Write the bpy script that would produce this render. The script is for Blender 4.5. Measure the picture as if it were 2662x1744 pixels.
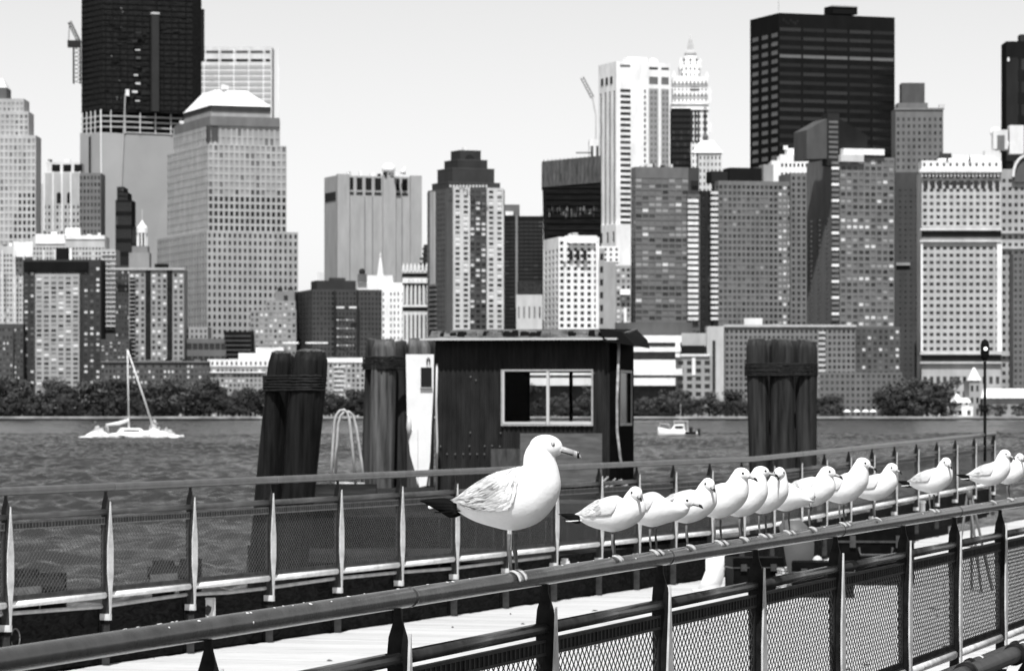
import bpy, math, random
from mathutils import Vector, Matrix
R = math.radians
rnd = random.Random(7)
scene = bpy.context.scene
for o in list(bpy.data.objects):
    bpy.data.objects.remove(o)
COL = scene.collection

# ------------------------------------------------------------------ camera, sky, sun, exposure
F, H, HY = 9500.0, 6.3, 1062.0        # focal length in photo pixels, eye height, horizon row
cam = bpy.data.cameras.new('camera')
cam.sensor_width = 36.0
cam.lens = F / 2662.0 * 36.0
cam.shift_y = (HY - 872.0) / 2662.0
cam.clip_start = 0.5
cam.clip_end = 20000.0
cam.dof.use_dof = True
cam.dof.focus_distance = 12.6
cam.dof.aperture_fstop = 15.0
camo = bpy.data.objects.new('camera', cam)
camo.location = (0, 0, H)
camo.rotation_euler = (R(90), 0, 0)
COL.objects.link(camo)
scene.camera = camo

SUN_LEFT, SUN_EL = 5.0, 60.0         # degrees left of straight behind the camera, elevation
sdir = Vector((-math.sin(R(SUN_LEFT)) * math.cos(R(SUN_EL)), -math.cos(R(SUN_LEFT)) * math.cos(R(SUN_EL)), math.sin(R(SUN_EL))))
world = bpy.data.worlds.new('World')
scene.world = world
world.use_nodes = True
wn = world.node_tree
wn.nodes.clear()
sky = wn.nodes.new('ShaderNodeTexSky')
sky.sky_type = 'NISHITA'
sky.sun_disc = False
sky.sun_elevation = R(SUN_EL)
sky.sun_rotation = math.atan2(sdir.x, sdir.y)
sky.dust_density = 0.8
bw = wn.nodes.new('ShaderNodeRGBToBW')          # a black-and-white photograph: the sky carries no hue
bg = wn.nodes.new('ShaderNodeBackground')
bg.inputs['Strength'].default_value = 0.15
wo = wn.nodes.new('ShaderNodeOutputWorld')
wn.links.new(sky.outputs[0], bw.inputs[0])
wn.links.new(bw.outputs[0], bg.inputs['Color'])
wn.links.new(bg.outputs[0], wo.inputs[0])
sl = bpy.data.lights.new('sun', 'SUN')
sl.energy = 5.0
sl.angle = R(0.5)
sl.color = (1, 1, 1)
so = bpy.data.objects.new('sun', sl)
so.rotation_euler = sdir.to_track_quat('Z', 'Y').to_euler()
so.location = (0, 0, 200)
COL.objects.link(so)
scene.view_settings.view_transform = 'Standard'
scene.view_settings.look = 'None'
scene.view_settings.exposure = 0.08
scene.view_settings.gamma = 1.0
scene.render.engine = 'CYCLES'
scene.cycles.max_bounces = 6
scene.cycles.transparent_max_bounces = 8

# ------------------------------------------------------------------ helpers
def P(px, py, Y):
    return Vector(((px - 1331.0) / F * Y, Y, H - (py - HY) / F * Y))

MATS = {}
def mat(name, v, rough=0.7, spec=0.3, var=0.0, scale=1.0, stretch=(1, 1, 1), bump=0.0, bscale=None, metal=0.0, lo=None, hi=None, detail=5.0, distort=0.0):
    """grey material; var = relative mottling, lo/hi = two-tone grain between those values"""
    if name in MATS:
        return MATS[name]
    if not name.startswith(('glass', 'gull_eye', 'gloss')):
        spec *= min(1.0, v / .2)                 # dark matt paint, tar and rust hardly shine
    m = bpy.data.materials.new(name)
    m.use_nodes = True
    nt = m.node_tree
    b = nt.nodes['Principled BSDF']
    b.inputs['Base Color'].default_value = (v, v, v, 1)
    b.inputs['Roughness'].default_value = rough
    b.inputs['Specular IOR Level'].default_value = spec
    b.inputs['Metallic'].default_value = metal
    if var > 0 or lo is not None or bump > 0:
        tc = nt.nodes.new('ShaderNodeTexCoord')
        mp = nt.nodes.new('ShaderNodeMapping')
        mp.inputs['Scale'].default_value = stretch
        nt.links.new(tc.outputs['Object'], mp.inputs['Vector'])
        n = nt.nodes.new('ShaderNodeTexNoise')
        n.inputs['Scale'].default_value = scale
        n.inputs['Detail'].default_value = detail
        n.inputs['Roughness'].default_value = 0.6
        n.inputs['Distortion'].default_value = distort
        nt.links.new(mp.outputs[0], n.inputs['Vector'])
        if lo is None:
            lo, hi = v * (1 - var), v * (1 + var)
        if hi != lo:
            r = nt.nodes.new('ShaderNodeMapRange')
            r.inputs['From Min'].default_value = 0.3
            r.inputs['From Max'].default_value = 0.7
            r.inputs['To Min'].default_value = lo
            r.inputs['To Max'].default_value = hi
            nt.links.new(n.outputs['Fac'], r.inputs['Value'])
            nt.links.new(r.outputs[0], b.inputs['Base Color'])
        if bump > 0:
            bp = nt.nodes.new('ShaderNodeBump')
            bp.inputs['Strength'].default_value = 1.0
            bp.inputs['Distance'].default_value = bump
            src = n
            if bscale:
                src = nt.nodes.new('ShaderNodeTexNoise')
                src.inputs['Scale'].default_value = bscale
                src.inputs['Detail'].default_value = 4.0
                nt.links.new(mp.outputs[0], src.inputs['Vector'])
            nt.links.new(src.outputs['Fac'], bp.inputs['Height'])
            nt.links.new(bp.outputs[0], b.inputs['Normal'])
    MATS[name] = m
    return m

def lin(s):
    s /= 255.0
    return s / 12.92 if s <= 0.04045 else ((s + 0.055) / 1.055) ** 2.4

KW = 0.95
def wall(t):
    """masonry or cladding that should read as grey t (0-255) when lit"""
    ts = t - 15 * math.sin(2 * math.pi * t / 255.0)        # the print is contrasty: darks sit lower, lights higher
    a = max(0.012, min(0.85, lin(ts) * KW))
    return mat('facade_%03d' % t, a, 0.85, 0.2, var=0.17, scale=0.16, stretch=(1, 1, 0.35), detail=6)

class MB:
    def __init__(s):
        s.v, s.f, s.m, s.mats = [], [], [], []
    def mi(s, m):
        if m not in s.mats:
            s.mats.append(m)
        return s.mats.index(m)
    def add(s, vs, fs, m):
        k = len(s.v)
        s.v += [tuple(p) for p in vs]
        i = s.mi(m)
        for q in fs:
            s.f.append(tuple(k + j for j in q))
            s.m.append(i)
    def box(s, x0, x1, y0, y1, z0, z1, m):
        s.hexa([(x0, y0, z0), (x1, y0, z0), (x1, y1, z0), (x0, y1, z0)], [(x0, y0, z1), (x1, y0, z1), (x1, y1, z1), (x0, y1, z1)], m)
    def hexa(s, b, t, m):
        n = len(b)
        fs = [tuple(reversed(range(n))), tuple(range(n, 2 * n))] + [(i, (i + 1) % n, n + (i + 1) % n, n + i) for i in range(n)]
        s.add(list(b) + list(t), fs, m)
    def beam(s, a, b, w, h, m, up=Vector((0, 0, 1))):
        a, b = Vector(a), Vector(b)
        d = (b - a).normalized()
        u = d.cross(up)
        if u.length < 1e-4:
            u = Vector((1, 0, 0))
        u = u.normalized() * w / 2
        n = u.cross(d).normalized() * h / 2
        s.hexa([a - u - n, a + u - n, a + u + n, a - u + n], [b - u - n, b + u - n, b + u + n, b - u + n], m)
    def loft(s, rings, m, caps=True):
        n = len(rings[0])
        vs = [p for r in rings for p in r]
        fs = []
        for i in range(len(rings) - 1):
            for j in range(n):
                k = (j + 1) % n
                fs.append((i * n + j, i * n + k, (i + 1) * n + k, (i + 1) * n + j))
        if caps:
            fs.append(tuple(reversed(range(n))))
            fs.append(tuple((len(rings) - 1) * n + j for j in range(n)))
        s.add(vs, fs, m)
    def tube(s, pts, r, m, n=8, caps=True):
        pts = [Vector(p) for p in pts]
        rs = r if isinstance(r, (list, tuple)) else [r] * len(pts)
        rings, ref = [], None
        for i, p in enumerate(pts):
            d = (pts[min(i + 1, len(pts) - 1)] - pts[max(i - 1, 0)]).normalized()
            if ref is None:
                ref = Vector((0, 0, 1)) if abs(d.z) < 0.9 else Vector((1, 0, 0))
            u = d.cross(ref)
            u = u.normalized()
            ref = u.cross(d).normalized()
            rings.append([p + (u * math.cos(2 * math.pi * k / n) + ref * math.sin(2 * math.pi * k / n)) * rs[i] for k in range(n)])
        s.loft(rings, m, caps)
    def ball(s, c, rx, ry, rz, m, n=12, k=8, M=None):
        c = Vector(c)
        rings = []
        for i in range(k + 1):
            t = math.pi * i / k
            sr = max(math.sin(t), 0.02)
            rings.append([])
            for j in range(n):
                a = 2 * math.pi * j / n
                q = Vector((rx * sr * math.cos(a), ry * sr * math.sin(a), -rz * math.cos(t)))
                rings[-1].append(c + (M @ q if M else q))
        s.loft(rings, m)
    def mesh(s, name, smooth=False):
        me = bpy.data.meshes.new(name)
        me.from_pydata(s.v, [], s.f)
        for m in s.mats:
            me.materials.append(m)
        me.polygons.foreach_set('material_index', s.m)
        if smooth:
            me.polygons.foreach_set('use_smooth', [True] * len(s.f))
        me.update()
        return me
    def build(s, name, parent=None, smooth=False, loc=None):
        return link(name, s.mesh(name, smooth), parent, loc)

def link(name, me, parent=None, loc=None, rz=None):
    o = bpy.data.objects.new(name, me)
    COL.objects.link(o)
    if parent:
        o.parent = parent
    if loc is not None:
        o.location = loc
    if rz is not None:
        o.rotation_euler = (0, 0, rz)
    return o

def tag(o, label, cat, group=None):
    o['label'] = label
    o['category'] = cat
    if group:
        o['group'] = group
    return o

def thing(name, label, cat, loc=(0, 0, 0), rz=0.0, group=None):
    o = link(name, None, None, loc, rz)
    return tag(o, label, cat, group)

def kind(o, k):
    o['kind'] = k
    return o

def copy_tree(o, parent=None):
    c = o.copy()
    COL.objects.link(c)
    c.parent = parent
    for ch in list(o.children):
        if ch.name in COL.objects:
            copy_tree(ch, c)
    return c

# ------------------------------------------------------------------ setting: water, far land
def make_water():
    m = bpy.data.materials.new('river_water')
    m.use_nodes = True
    nt = m.node_tree
    b = nt.nodes['Principled BSDF']
    b.inputs['Base Color'].default_value = (0.03, 0.03, 0.03, 1)
    b.inputs['Roughness'].default_value = 0.12
    b.inputs['IOR'].default_value = 1.33
    tc = nt.nodes.new('ShaderNodeTexCoord')
    hsum = None
    for sc, dist, st in ((1.4, 0.16, (1, 0.8, 1)), (6.0, 0.06, (1, 1, 1))):
        mp = nt.nodes.new('ShaderNodeMapping')
        mp.inputs['Scale'].default_value = st
        mp.inputs['Rotation'].default_value = (0, 0, R(12))
        n = nt.nodes.new('ShaderNodeTexNoise')
        n.inputs['Scale'].default_value = sc
        n.inputs['Detail'].default_value = 3
        n.inputs['Distortion'].default_value = 0.6
        nt.links.new(tc.outputs['Object'], mp.inputs['Vector'])
        nt.links.new(mp.outputs[0], n.inputs['Vector'])
        mu = nt.nodes.new('ShaderNodeMath')
        mu.operation = 'MULTIPLY'
        mu.inputs[1].default_value = dist
        nt.links.new(n.outputs['Fac'], mu.inputs[0])
        if hsum is None:
            hsum = mu
        else:
            ad = nt.nodes.new('ShaderNodeMath')
            ad.operation = 'ADD'
            nt.links.new(hsum.outputs[0], ad.inputs[0])
            nt.links.new(mu.outputs[0], ad.inputs[1])
            hsum = ad
    bp = nt.nodes.new('ShaderNodeBump')
    bp.inputs['Strength'].default_value = 1.0
    bp.inputs['Distance'].default_value = 1.0
    nt.links.new(hsum.outputs[0], bp.inputs['Height'])
    nt.links.new(bp.outputs[0], b.inputs['Normal'])
    import numpy as np
    rs = np.random.RandomState(4)
    comps = []
    for k in range(46):
        lam = 1.15 * (8.0 / 1.15) ** (rs.rand() ** 1.7)
        th = R(100) + rs.randn() * R(38)                # the chop runs roughly towards the camera's left
        amp = 0.0165 * lam ** 0.72
        comps.append((2 * math.pi / lam * math.cos(th), 2 * math.pi / lam * math.sin(th), amp, rs.rand() * 6.283, lam))
    def patch(name, x0, x1, nx, ys):
        xs = np.linspace(x0, x1, nx)
        ys = np.array(ys)
        X, Y = np.meshgrid(xs, ys)
        Z = np.zeros_like(X)
        dmin = (x1 - x0) / (nx - 1)
        for kx, ky, a, ph, lam in comps:
            if lam > 2.9 * dmin:
                c = np.cos(kx * X + ky * Y + ph)
                Z += a * (c + .22 * c * c)
        gust = .75 + .35 * np.sin(X * .045 + 1.3 * np.sin(Y * .012)) * np.sin(Y * .021 + .8 * np.sin(X * .03))
        Z *= gust
        edge = np.minimum(np.minimum(X - x0, x1 - X), np.minimum(Y - ys[0], ys[-1] - Y))
        Z *= np.clip(edge / 6.0, 0, 1)
        ny = len(ys)
        me = bpy.data.meshes.new(name)
        me.vertices.add(nx * ny)
        me.vertices.foreach_set('co', np.stack([X, Y, Z], -1).astype(np.float32).ravel())
        idx = np.arange(nx * ny).reshape(ny, nx)
        q = np.stack([idx[:-1, :-1], idx[:-1, 1:], idx[1:, 1:], idx[1:, :-1]], -1).reshape(-1, 4)
        me.loops.add(q.size)
        me.loops.foreach_set('vertex_index', q.ravel().astype(np.int32))
        me.polygons.add(len(q))
        me.polygons.foreach_set('loop_start', (np.arange(len(q)) * 4).astype(np.int32))
        me.polygons.foreach_set('use_smooth', np.ones(len(q), dtype=bool))
        me.materials.append(m)
        me.update(calc_edges=True)
        me.validate()
        return me
    ys, y = [], 60.0
    while y < 900:
        ys.append(y); y += .34 + y * .0005
    ys.append(900.0)
    root = kind(link('water', None), 'structure')
    link('near_water', patch('near_water', -136, 136, 720, ys), root)
    ys = [900.0 + (1990.3 - 900) * k / 380 for k in range(381)]
    link('mid_water', patch('mid_water', -330, 330, 420, ys), root)
    w = MB()
    for x0, x1, y0, y1 in ((-4000, 4000, -60, 60), (-4000, -136, 60, 900), (136, 4000, 60, 900), (-4000, -330, 900, 1992), (330, 4000, 900, 1992), (-4000, 4000, 1990.3, 9000)):
        w.add([(x0, y0, 0), (x1, y0, 0), (x1, y1, 0), (x0, y1, 0)], [(0, 1, 2, 3)], m)
    w.build('outer_water', root)
make_water()

LAND_Y, LAND_Z = 1990.0, 1.5
w = MB()
w.box(-4000, 4000, LAND_Y + 1.2, 9000, -2, LAND_Z, mat('ground_soil', 0.10, 0.95, 0.1, var=0.4, scale=0.05))
kind(w.build('far_shore_ground'), 'structure')
w = MB()
w.box(-4000, 4000, LAND_Y, LAND_Y + 1.2, -2, LAND_Z - 0.55, mat('wet_seawall', 0.02, 0.8, 0.3, var=0.4, scale=0.3))
w.box(-4000, 4000, LAND_Y - 0.25, LAND_Y + 1.2, LAND_Z - 0.55, LAND_Z + 0.55, mat('coping_stone', 0.34, 0.9, 0.2, var=0.45, scale=0.12, stretch=(1, 1, 3)))
kind(w.build('seawall'), 'structure')
w = MB()
w.box(-4000, 4000, LAND_Y + 1.2, LAND_Y + 9, LAND_Z - 0.5, LAND_Z + 0.004, mat('esplanade_paving', 0.33, 0.9, 0.2, var=0.25, scale=0.2))
kind(w.build('esplanade_path'), 'structure')

# ------------------------------------------------------------------ the city
G = {'d': mat('glass_dark', 0.014, 0.18, 0.5, var=0.3, scale=0.15),
     'm': mat('glass_grey', 0.055, 0.25, 0.5, var=0.25, scale=0.15),
     'l': mat('glass_light', 0.14, 0.3, 0.5, var=0.2, scale=0.15),
     'p': mat('glass_pale', 0.30, 0.35, 0.4, var=0.12, scale=0.15),
     'b': mat('blind_and_reflection', 0.70, 0.6, 0.3, var=0.12, scale=0.3),  # bright panes: blinds, and reflections painted into the colour
     'k': mat('glass_black', 0.006, 0.2, 0.4)}
WT = {'dark': 'd' * 9 + 'm', 'black': 'k' * 3 + 'd', 'mid': 'mmmd', 'res': 'd' * 8 + 'm' * 6 + 'l' * 2 + 'b' * 2,
      'reslit': 'd' * 6 + 'm' * 4 + 'l' * 4 + 'b' * 4, 'light': 'lllm', 'pale': 'pppl', 'midlight': 'mlml', 'darkmid': 'dm', 'bal': 'llppbdm', 'soft': 'ppppl', 'softl': 'lllp'}
NWIN = [0, 0]
def floor_rand(z, seed):
    """random value that partly follows the storey, so that whole floors share blinds or reflections, both painted as pane colours"""
    f_ = math.sin(round(z * .28) * 12.9898 + seed * 7.1) * 43758.5453
    return .58 * rnd.random() + .42 * (f_ - math.floor(f_))
class Bld:
    def __init__(s, name, label, xc, Y, b, cat='building', base=None):
        s.Y, s.b = Y, R(b)
        s.z0 = LAND_Z if base is None else base
        s.o = Vector(((xc - 1331.0) / F * Y, Y, s.z0))
        s.root = thing(name, label, cat, s.o, s.b)
        s.c, s.s_ = math.cos(s.b), math.sin(s.b)
        s.w = MB()
        s.win = []
        s.parts = []
    def loc(s, px, py=None, dY=0.0):
        """local coordinates of the point that stands at photo column px, row py, dY behind the front corner"""
        Y = s.Y + dY
        X = (px - 1331.0) / F * Y
        dx, dy = X - s.o.x, Y - s.o.y
        z = 0.0 if py is None else H - (py - HY) / F * Y - s.z0
        return Vector((dx * s.c + dy * s.s_, -dx * s.s_ + dy * s.c, z))
    def z(s, py, dY=0.0):
        return H - (py - HY) / F * (s.Y + dY) - s.z0
    def vol(s, xl, xc, xr, yt, yb, t, fr=None, fl=None, dY=0.0, depth=None, mb=None):
        mb = mb or s.w
        Y = s.Y + dY
        p = s.loc(xc, None, dY)
        Xc = (xc - 1331.0) / F * Y
        tr, tl = (xr - 1331.0) / F, (xl - 1331.0) / F
        wd = (tr * Y - Xc) / (s.c - tr * s.s_)
        if depth is None:
            dp = (Xc - tl * Y) / (s.s_ + tl * s.c) if xl < xc - 0.5 and s.b > 0.01 else 25.0
        else:
            dp = depth
        dp = min(dp, 140.0)
        z1 = H - (yt - HY) / F * Y - s.z0
        z0 = (H - (yb - HY) / F * Y - s.z0) if yb is not None else 0.0
        m = wall(t)
        T = 0.45
        x0, y0 = p.x, p.y
        mb.box(x0 + (T if fl else 0), x0 + wd, y0 + (T if fr else 0), y0 + dp, z0, z1, m)
        pxm = F / Y
        if fr:
            s.facade(mb, (x0, y0), 0, wd, z0, z1, m, fr, T, pxm * s.c)
        if fl:
            s.facade(mb, (x0, y0), 1, dp, z0, z1, m, fl, T, pxm * s.s_)
        return (x0, x0 + wd, y0, y0 + dp, z0, z1)
    def facade(s, mb, o, side, w, z0, z1, m, spec, T, pxm):
        nx, ny, fw, fh, wk = spec[:5]
        mt = (spec[5] if len(spec) > 5 else 0.3) * s.Y / F * 2.66 if False else (spec[5] if len(spec) > 5 else 0) * s.Y / F
        mbm = (spec[6] if len(spec) > 6 else 0) * s.Y / F
        ms = (spec[7] if len(spec) > 7 else 0)            # side margin as a fraction of the width
        wts = WT[wk]
        def bx(u0, u1, d0, d1, a, b):
            if side == 0:
                mb.box(o[0] + u0, o[0] + u1, o[1] + d0, o[1] + d1, a, b, m)
            else:
                mb.box(o[0] + d0, o[0] + d1, o[1] + u0, o[1] + u1, a, b, m)
        u0, u1 = w * ms, w * (1 - ms)
        za, zb = z0 + mbm, z1 - mt
        cw, ch = (u1 - u0) / nx, (zb - za) / ny
        pw, ph = cw * fw, ch * fh
        gx, gz = cw - pw, ch - ph
        start = 0.0 if side == 0 else T      # the corner pier belongs to the right face
        if gx > 0.05:
            for i in range(nx + 1):
                c = u0 + i * cw
                a, b = max(c - gx / 2, start), min(c + gx / 2, w)
                if i == 0: a = start
                if i == nx: b = w
                if b > a:
                    bx(a, b, 0, T + 0.02, z0, z1)
        else:
            if u0 > 0.1: bx(start, u0, 0, T + 0.02, z0, z1)
            if u1 < w - 0.1: bx(u1, w, 0, T + 0.02, z0, z1)
        if gz > 0.05 or mt > 0.05:
            for j in range(ny + 1):
                c = za + j * ch
                a, b = c - gz / 2, c + gz / 2
                if j == 0: a = z0
                if j == ny: b = z1 - 0.003
                if b > a + 0.01:
                    bx(start + 0.002, w - 0.002, 0.06, T + 0.02, a, b)
        for j in range(ny):
            for i in range(nx):
                cu, cz = u0 + (i + 0.5) * cw, za + (j + 0.5) * ch
                k = rnd.choice(wts)
                if side == 0:
                    pos = (o[0] + cu, o[1] + T - 0.06, cz)
                else:
                    pos = (o[0] + T - 0.06, o[1] + cu, cz)
                s.win.append((pos, side, pw, ph, k, pw * pxm, ph * F / s.Y))
    def done(s, cap=300, wname='window'):
        s.w.build('wall', s.root)
        big = [q for q in s.win if max(q[5], q[6]) >= 9 and min(q[5], q[6]) >= 4.5]
        big.sort(key=lambda q: -q[5] * q[6])
        big = big[:cap]
        ids = set(id(q) for q in big)
        rest = [q for q in s.win if id(q) not in ids]
        cache = {}
        def pane(mb, pos, side, pw, ph, k):
            x, y, z = pos
            hw, hh = pw / 2 + 0.03, ph / 2 + 0.03
            if side == 0:
                mb.box(x - hw, x + hw, y - 0.05, y + 0.05, z - hh, z + hh, G[k])
            else:
                mb.box(x - 0.05, x + 0.05, y - hw, y + hw, z - hh, z + hh, G[k])
        for pos, side, pw, ph, k, a, b in big:
            key = (side, round(pw, 2), round(ph, 2), k)
            if key not in cache:
                mb = MB()
                pane(mb, (0, 0, 0), side, pw, ph, k)
                cache[key] = mb.mesh(wname)
            link(wname, cache[key], s.root, pos)
        NWIN[0] += len(big)
        if rest:
            mb = MB()
            for pos, side, pw, ph, k, a, b in rest:
                pane(mb, pos, side, pw, ph, k)
            kind(mb.build('small_windows', s.root), 'stuff')
            NWIN[1] += len(rest)
        return s.root
    def part(s, name, smooth=False):
        mb = MB()
        s.parts.append((name, mb, smooth))
        return mb
    def flush(s):
        for n, mb, sm in s.parts:
            mb.build(n, s.root, sm)

def plainbox(B, name, xl, xr, yt, yb, t, dY=4.0, depth=8.0, m=None):
    mb = B.part(name)
    a, b = B.loc(xl, yt, dY), B.loc(xr, yb, dY)
    mb.box(a.x, b.x, a.y, a.y + depth, b.z, a.z, m or wall(t))
    return mb

def clutter(B, xl, xr, yroof, n, dY=6.0, tones=(70, 150, 210)):
    """plant rooms, tanks and masts on a roof"""
    for i in range(n):
        x = rnd.uniform(xl, xr)
        wpx, hpx = rnd.uniform(5, 16), rnd.uniform(3, 11)
        plainbox(B, 'roof_unit', x, x + wpx, yroof - hpx, yroof + 3, rnd.choice(tones), dY + i * 1.7, 3.0)

# --- tower under construction (dark netted upper floors, open frames, pale glass skin below)
B = Bld('unfinished_tower', 'tall unfinished skyscraper with dark netted upper floors above pale glass skin', 262, 2450, 20)
g_pale = mat('curtain_glass', 0.36, 0.3, 0.4, var=0.06, scale=0.05)
g_edge = mat('steel_edge', 0.8, 0.5, 0.4)
net = mat('construction_net', 0.020, 0.9, 0.2, var=0.65, scale=0.5, stretch=(1, 1, 2.5), detail=8)
lo = B.part('glass_skin')
a0, a1 = B.loc(208, 346, 26), B.loc(262, 344, 0)
a2, a3 = B.loc(322, 350, 4), B.loc(470, 345, 24)
bk0, bk1 = B.loc(230, 322, 75), B.loc(450, 345, 75)
b1_, b2_ = B.loc(268, None, 0), B.loc(288, None, 2)
lo.hexa([(a0.x, a0.y, 0), (b1_.x, b1_.y, 0), (b2_.x, b2_.y, 0), (a3.x, a3.y, 0), (bk1.x, bk1.y, 0), (bk0.x, bk0.y, 0)], [a0, a1, a2, Vector((a3.x, a3.y, a2.z)), Vector((bk1.x, bk1.y, a2.z)), Vector((bk0.x, bk0.y, a2.z))], g_pale)
ed = B.part('corner_trim')
ed.tube([(b1_.x, b1_.y - .3, 0), B.loc(262, 285, -.4)], 0.55, g_edge, 6)
ed.tube([(b2_.x, b2_.y - .3, 0), B.loc(326, 242, 3)], 0.5, wall(165), 6)
p = B.loc(330, 250, 3)
ed.box(p.x - 1, p.x + 1.4, p.y - .8, p.y, p.z, B.z(233, 3), wall(245))
gap = B.loc(233, 322, 13)
ed.box(gap.x - .4, gap.x + .4, gap.y - 1.2, gap.y + 1, B.z(480), B.z(352), wall(60))
for k, yy in enumerate((345, 331, 317, 303)):               # open floors
    fl = B.part('floor_slab')
    x1 = 470 if k < 3 else 475
    q = [B.loc(211, yy, 26), B.loc(262, yy, 0), B.loc(325, yy, 4), B.loc(x1, yy, 24), B.loc(450, yy, 75), B.loc(230, yy, 75)]
    q = [Vector((p.x, p.y, B.z(yy))) for p in q]
    if k == 0:
        q = [B.loc(325, yy, 4), B.loc(470, yy, 24), B.loc(450, yy, 75), B.loc(330, yy, 60)]
        q = [Vector((p.x, p.y, B.z(yy))) for p in q]
    fl.hexa(q, [p + Vector((0, 0, .9)) for p in q], wall(165))
core = B.part('core')
q = [B.loc(214, 360, 29), B.loc(264, 360, 4), B.loc(466, 360, 27), B.loc(440, 360, 70), B.loc(235, 360, 70)]
q = [Vector((p.x, p.y, B.z(362))) for p in q]
core.hexa(q, [Vector((p.x, p.y, B.z(285))) for p in q], net)
for px, dy in ((214, 24), (225, 18), (236, 12), (247, 7), (262, 0), (288, 2), (325, 4), (364, 9), (404, 15), (444, 20)):
    c = B.part('column')
    p = B.loc(px, None, dy)
    c.box(p.x - .32, p.x + .32, p.y - .5, p.y + .4, B.z(346), B.z(286), wall(185))
up = B.part('netted_floors')
q = [B.loc(212, None, 26), B.loc(268, None, 0), B.loc(500, None, 20), B.loc(524, None, 32), B.loc(500, None, 80), B.loc(232, None, 80)]
up.hexa([Vector((p.x, p.y, B.z(290))) for p in q], [Vector((p.x, p.y, B.z(-260))) for p in q], net)
for j in range(36):                                          # storey bands of the net
    yy = 285 - j * 14.5
    bd = B.part('net_band')
    w_ = .28 if j % 3 else .5
    a, b, c_ = B.loc(212, None, 25.7), B.loc(268, None, -.35), B.loc(500, None, 19.6)
    z = B.z(yy)
    mm = wall(rnd.choice((26, 30, 33, 38)))
    bd.hexa([(a.x - .3, a.y, z), (b.x, b.y, z), (c_.x, c_.y, z), (c_.x, c_.y + .6, z), (b.x, b.y + .6, z), (a.x + .3, a.y + .6, z)],
            [(a.x - .3, a.y, z + w_), (b.x, b.y, z + w_), (c_.x, c_.y, z + w_), (c_.x, c_.y + .6, z + w_), (b.x, b.y + .6, z + w_), (a.x + .3, a.y + .6, z + w_)], mm)
for k in range(12):                                         # column lines behind the net
    px = 274 + k * 19
    cl = B.part('net_column')
    f_ = (px - 268) / 232.0
    a, b = B.loc(px, None, 20 * f_ - .55), B.loc(px + 1.6, None, 20 * f_ - .5)
    cl.box(a.x, b.x, a.y - .1, a.y + .5, B.z(290), B.z(-20 if k % 2 else 40), wall(rnd.choice((30, 40, 48))))
for k in range(26):
    px, py = rnd.uniform(270, 480), rnd.uniform(6, 282)
    cl = B.part('net_patch')
    f_ = (px - 268) / 232.0
    a = B.loc(px, py, 20 * f_ - .6)
    cl.box(a.x, a.x + rnd.uniform(2, 7), a.y - .1, a.y + .5, a.z, a.z + rnd.uniform(.8, 3), wall(rnd.choice((22, 46, 52, 60))))
hs = B.part('hoist_shaft')
p0, p1 = B.loc(394, 290, 8), B.loc(413, 33, 9.5)
hs.box(p0.x, p1.x, p0.y - 1, p0.y + 2, p0.z, B.z(33, 9), wall(72))
hs.box(p0.x - .2, p1.x + .2, p0.y - 1.2, p0.y + 2, B.z(38, 9), B.z(33, 9), wall(190))
for k in range(9):
    hb = B.part('hoist_cage')
    xx, yy = 346 + rnd.uniform(-4, 8), 88 + k * 22
    p = B.loc(xx, yy, 4)
    hb.box(p.x, p.x + rnd.uniform(2, 4.5), p.y - .8, p.y, p.z, p.z + rnd.uniform(.5, 1.6), wall(rnd.choice((70, 100, 200))))
for yy, n in ((34, 12), (72, 9), (150, 7), (215, 10), (262, 8)):
    for k in range(n):
        li = B.part('work_lamp')
        p = B.loc(rnd.uniform(272, 490), yy + rnd.uniform(-6, 6), 18)
        p.y = 0
        f = (p.x - B.loc(268, None, 0).x)
        li.box(p.x, p.x + .7, B.loc(268, None, 0).y + f * .02 - .5, B.loc(268, None, 0).y + 1, p.z, p.z + .5, wall(150))
hh = B.part('side_hoist')
p0 = B.loc(526, 25, 33)
hh.box(p0.x - 1, p0.x + 1.2, p0.y - 1, p0.y + 2, B.z(160, 33), B.z(25, 33), wall(55))
B.flush()
# tower crane hung on its left flank
cr = thing('tower_crane', 'dark lattice crane hung on the flank of the unfinished skyscraper', 'crane', P(200, 218, 2470))
ck = mat('crane_steel', 0.03, 0.6, 0.3)
def lattice(mb, a, b, wd, n, r, m):
    a, b = Vector(a), Vector(b)
    d = b - a
    u = d.cross(Vector((0, 1, 0))).normalized() * wd / 2
    v = Vector((0, wd / 2, 0))
    cs = [u + v, u - v, -u - v, -u + v]
    for c in cs:
        mb.beam(a + c, b + c, r, r, m)
    for i in range(n):
        p, q = a + d * (i / n), a + d * ((i + 1) / n)
        for k in range(4):
            mb.beam(p + cs[k], q + cs[(k + 1) % 4], r * .7, r * .7, m)
mb = MB(); s_ = 2470 / F
lattice(mb, (0, 0, 0), (0, 0, 96 * s_), 4.6, 9, .5, ck); mb.build('mast', cr)
mb = MB(); mb.box(-6.2, 2.5, -2, 2, 94 * s_, 112 * s_, ck); mb.build('machinery_deck', cr)
mb = MB(); lattice(mb, (2, 0, 104 * s_), (-5, 0, 160 * s_), 2.2, 7, .45, ck); mb.build('jib', cr)
mb = MB(); mb.beam((2.2, 0, 106 * s_), (-5, 0, 160 * s_), .4, .4, ck); mb.beam((-5.6, 0, 110 * s_), (-5, 0, 160 * s_), .45, .45, ck); mb.build('stay_rope', cr)

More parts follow.
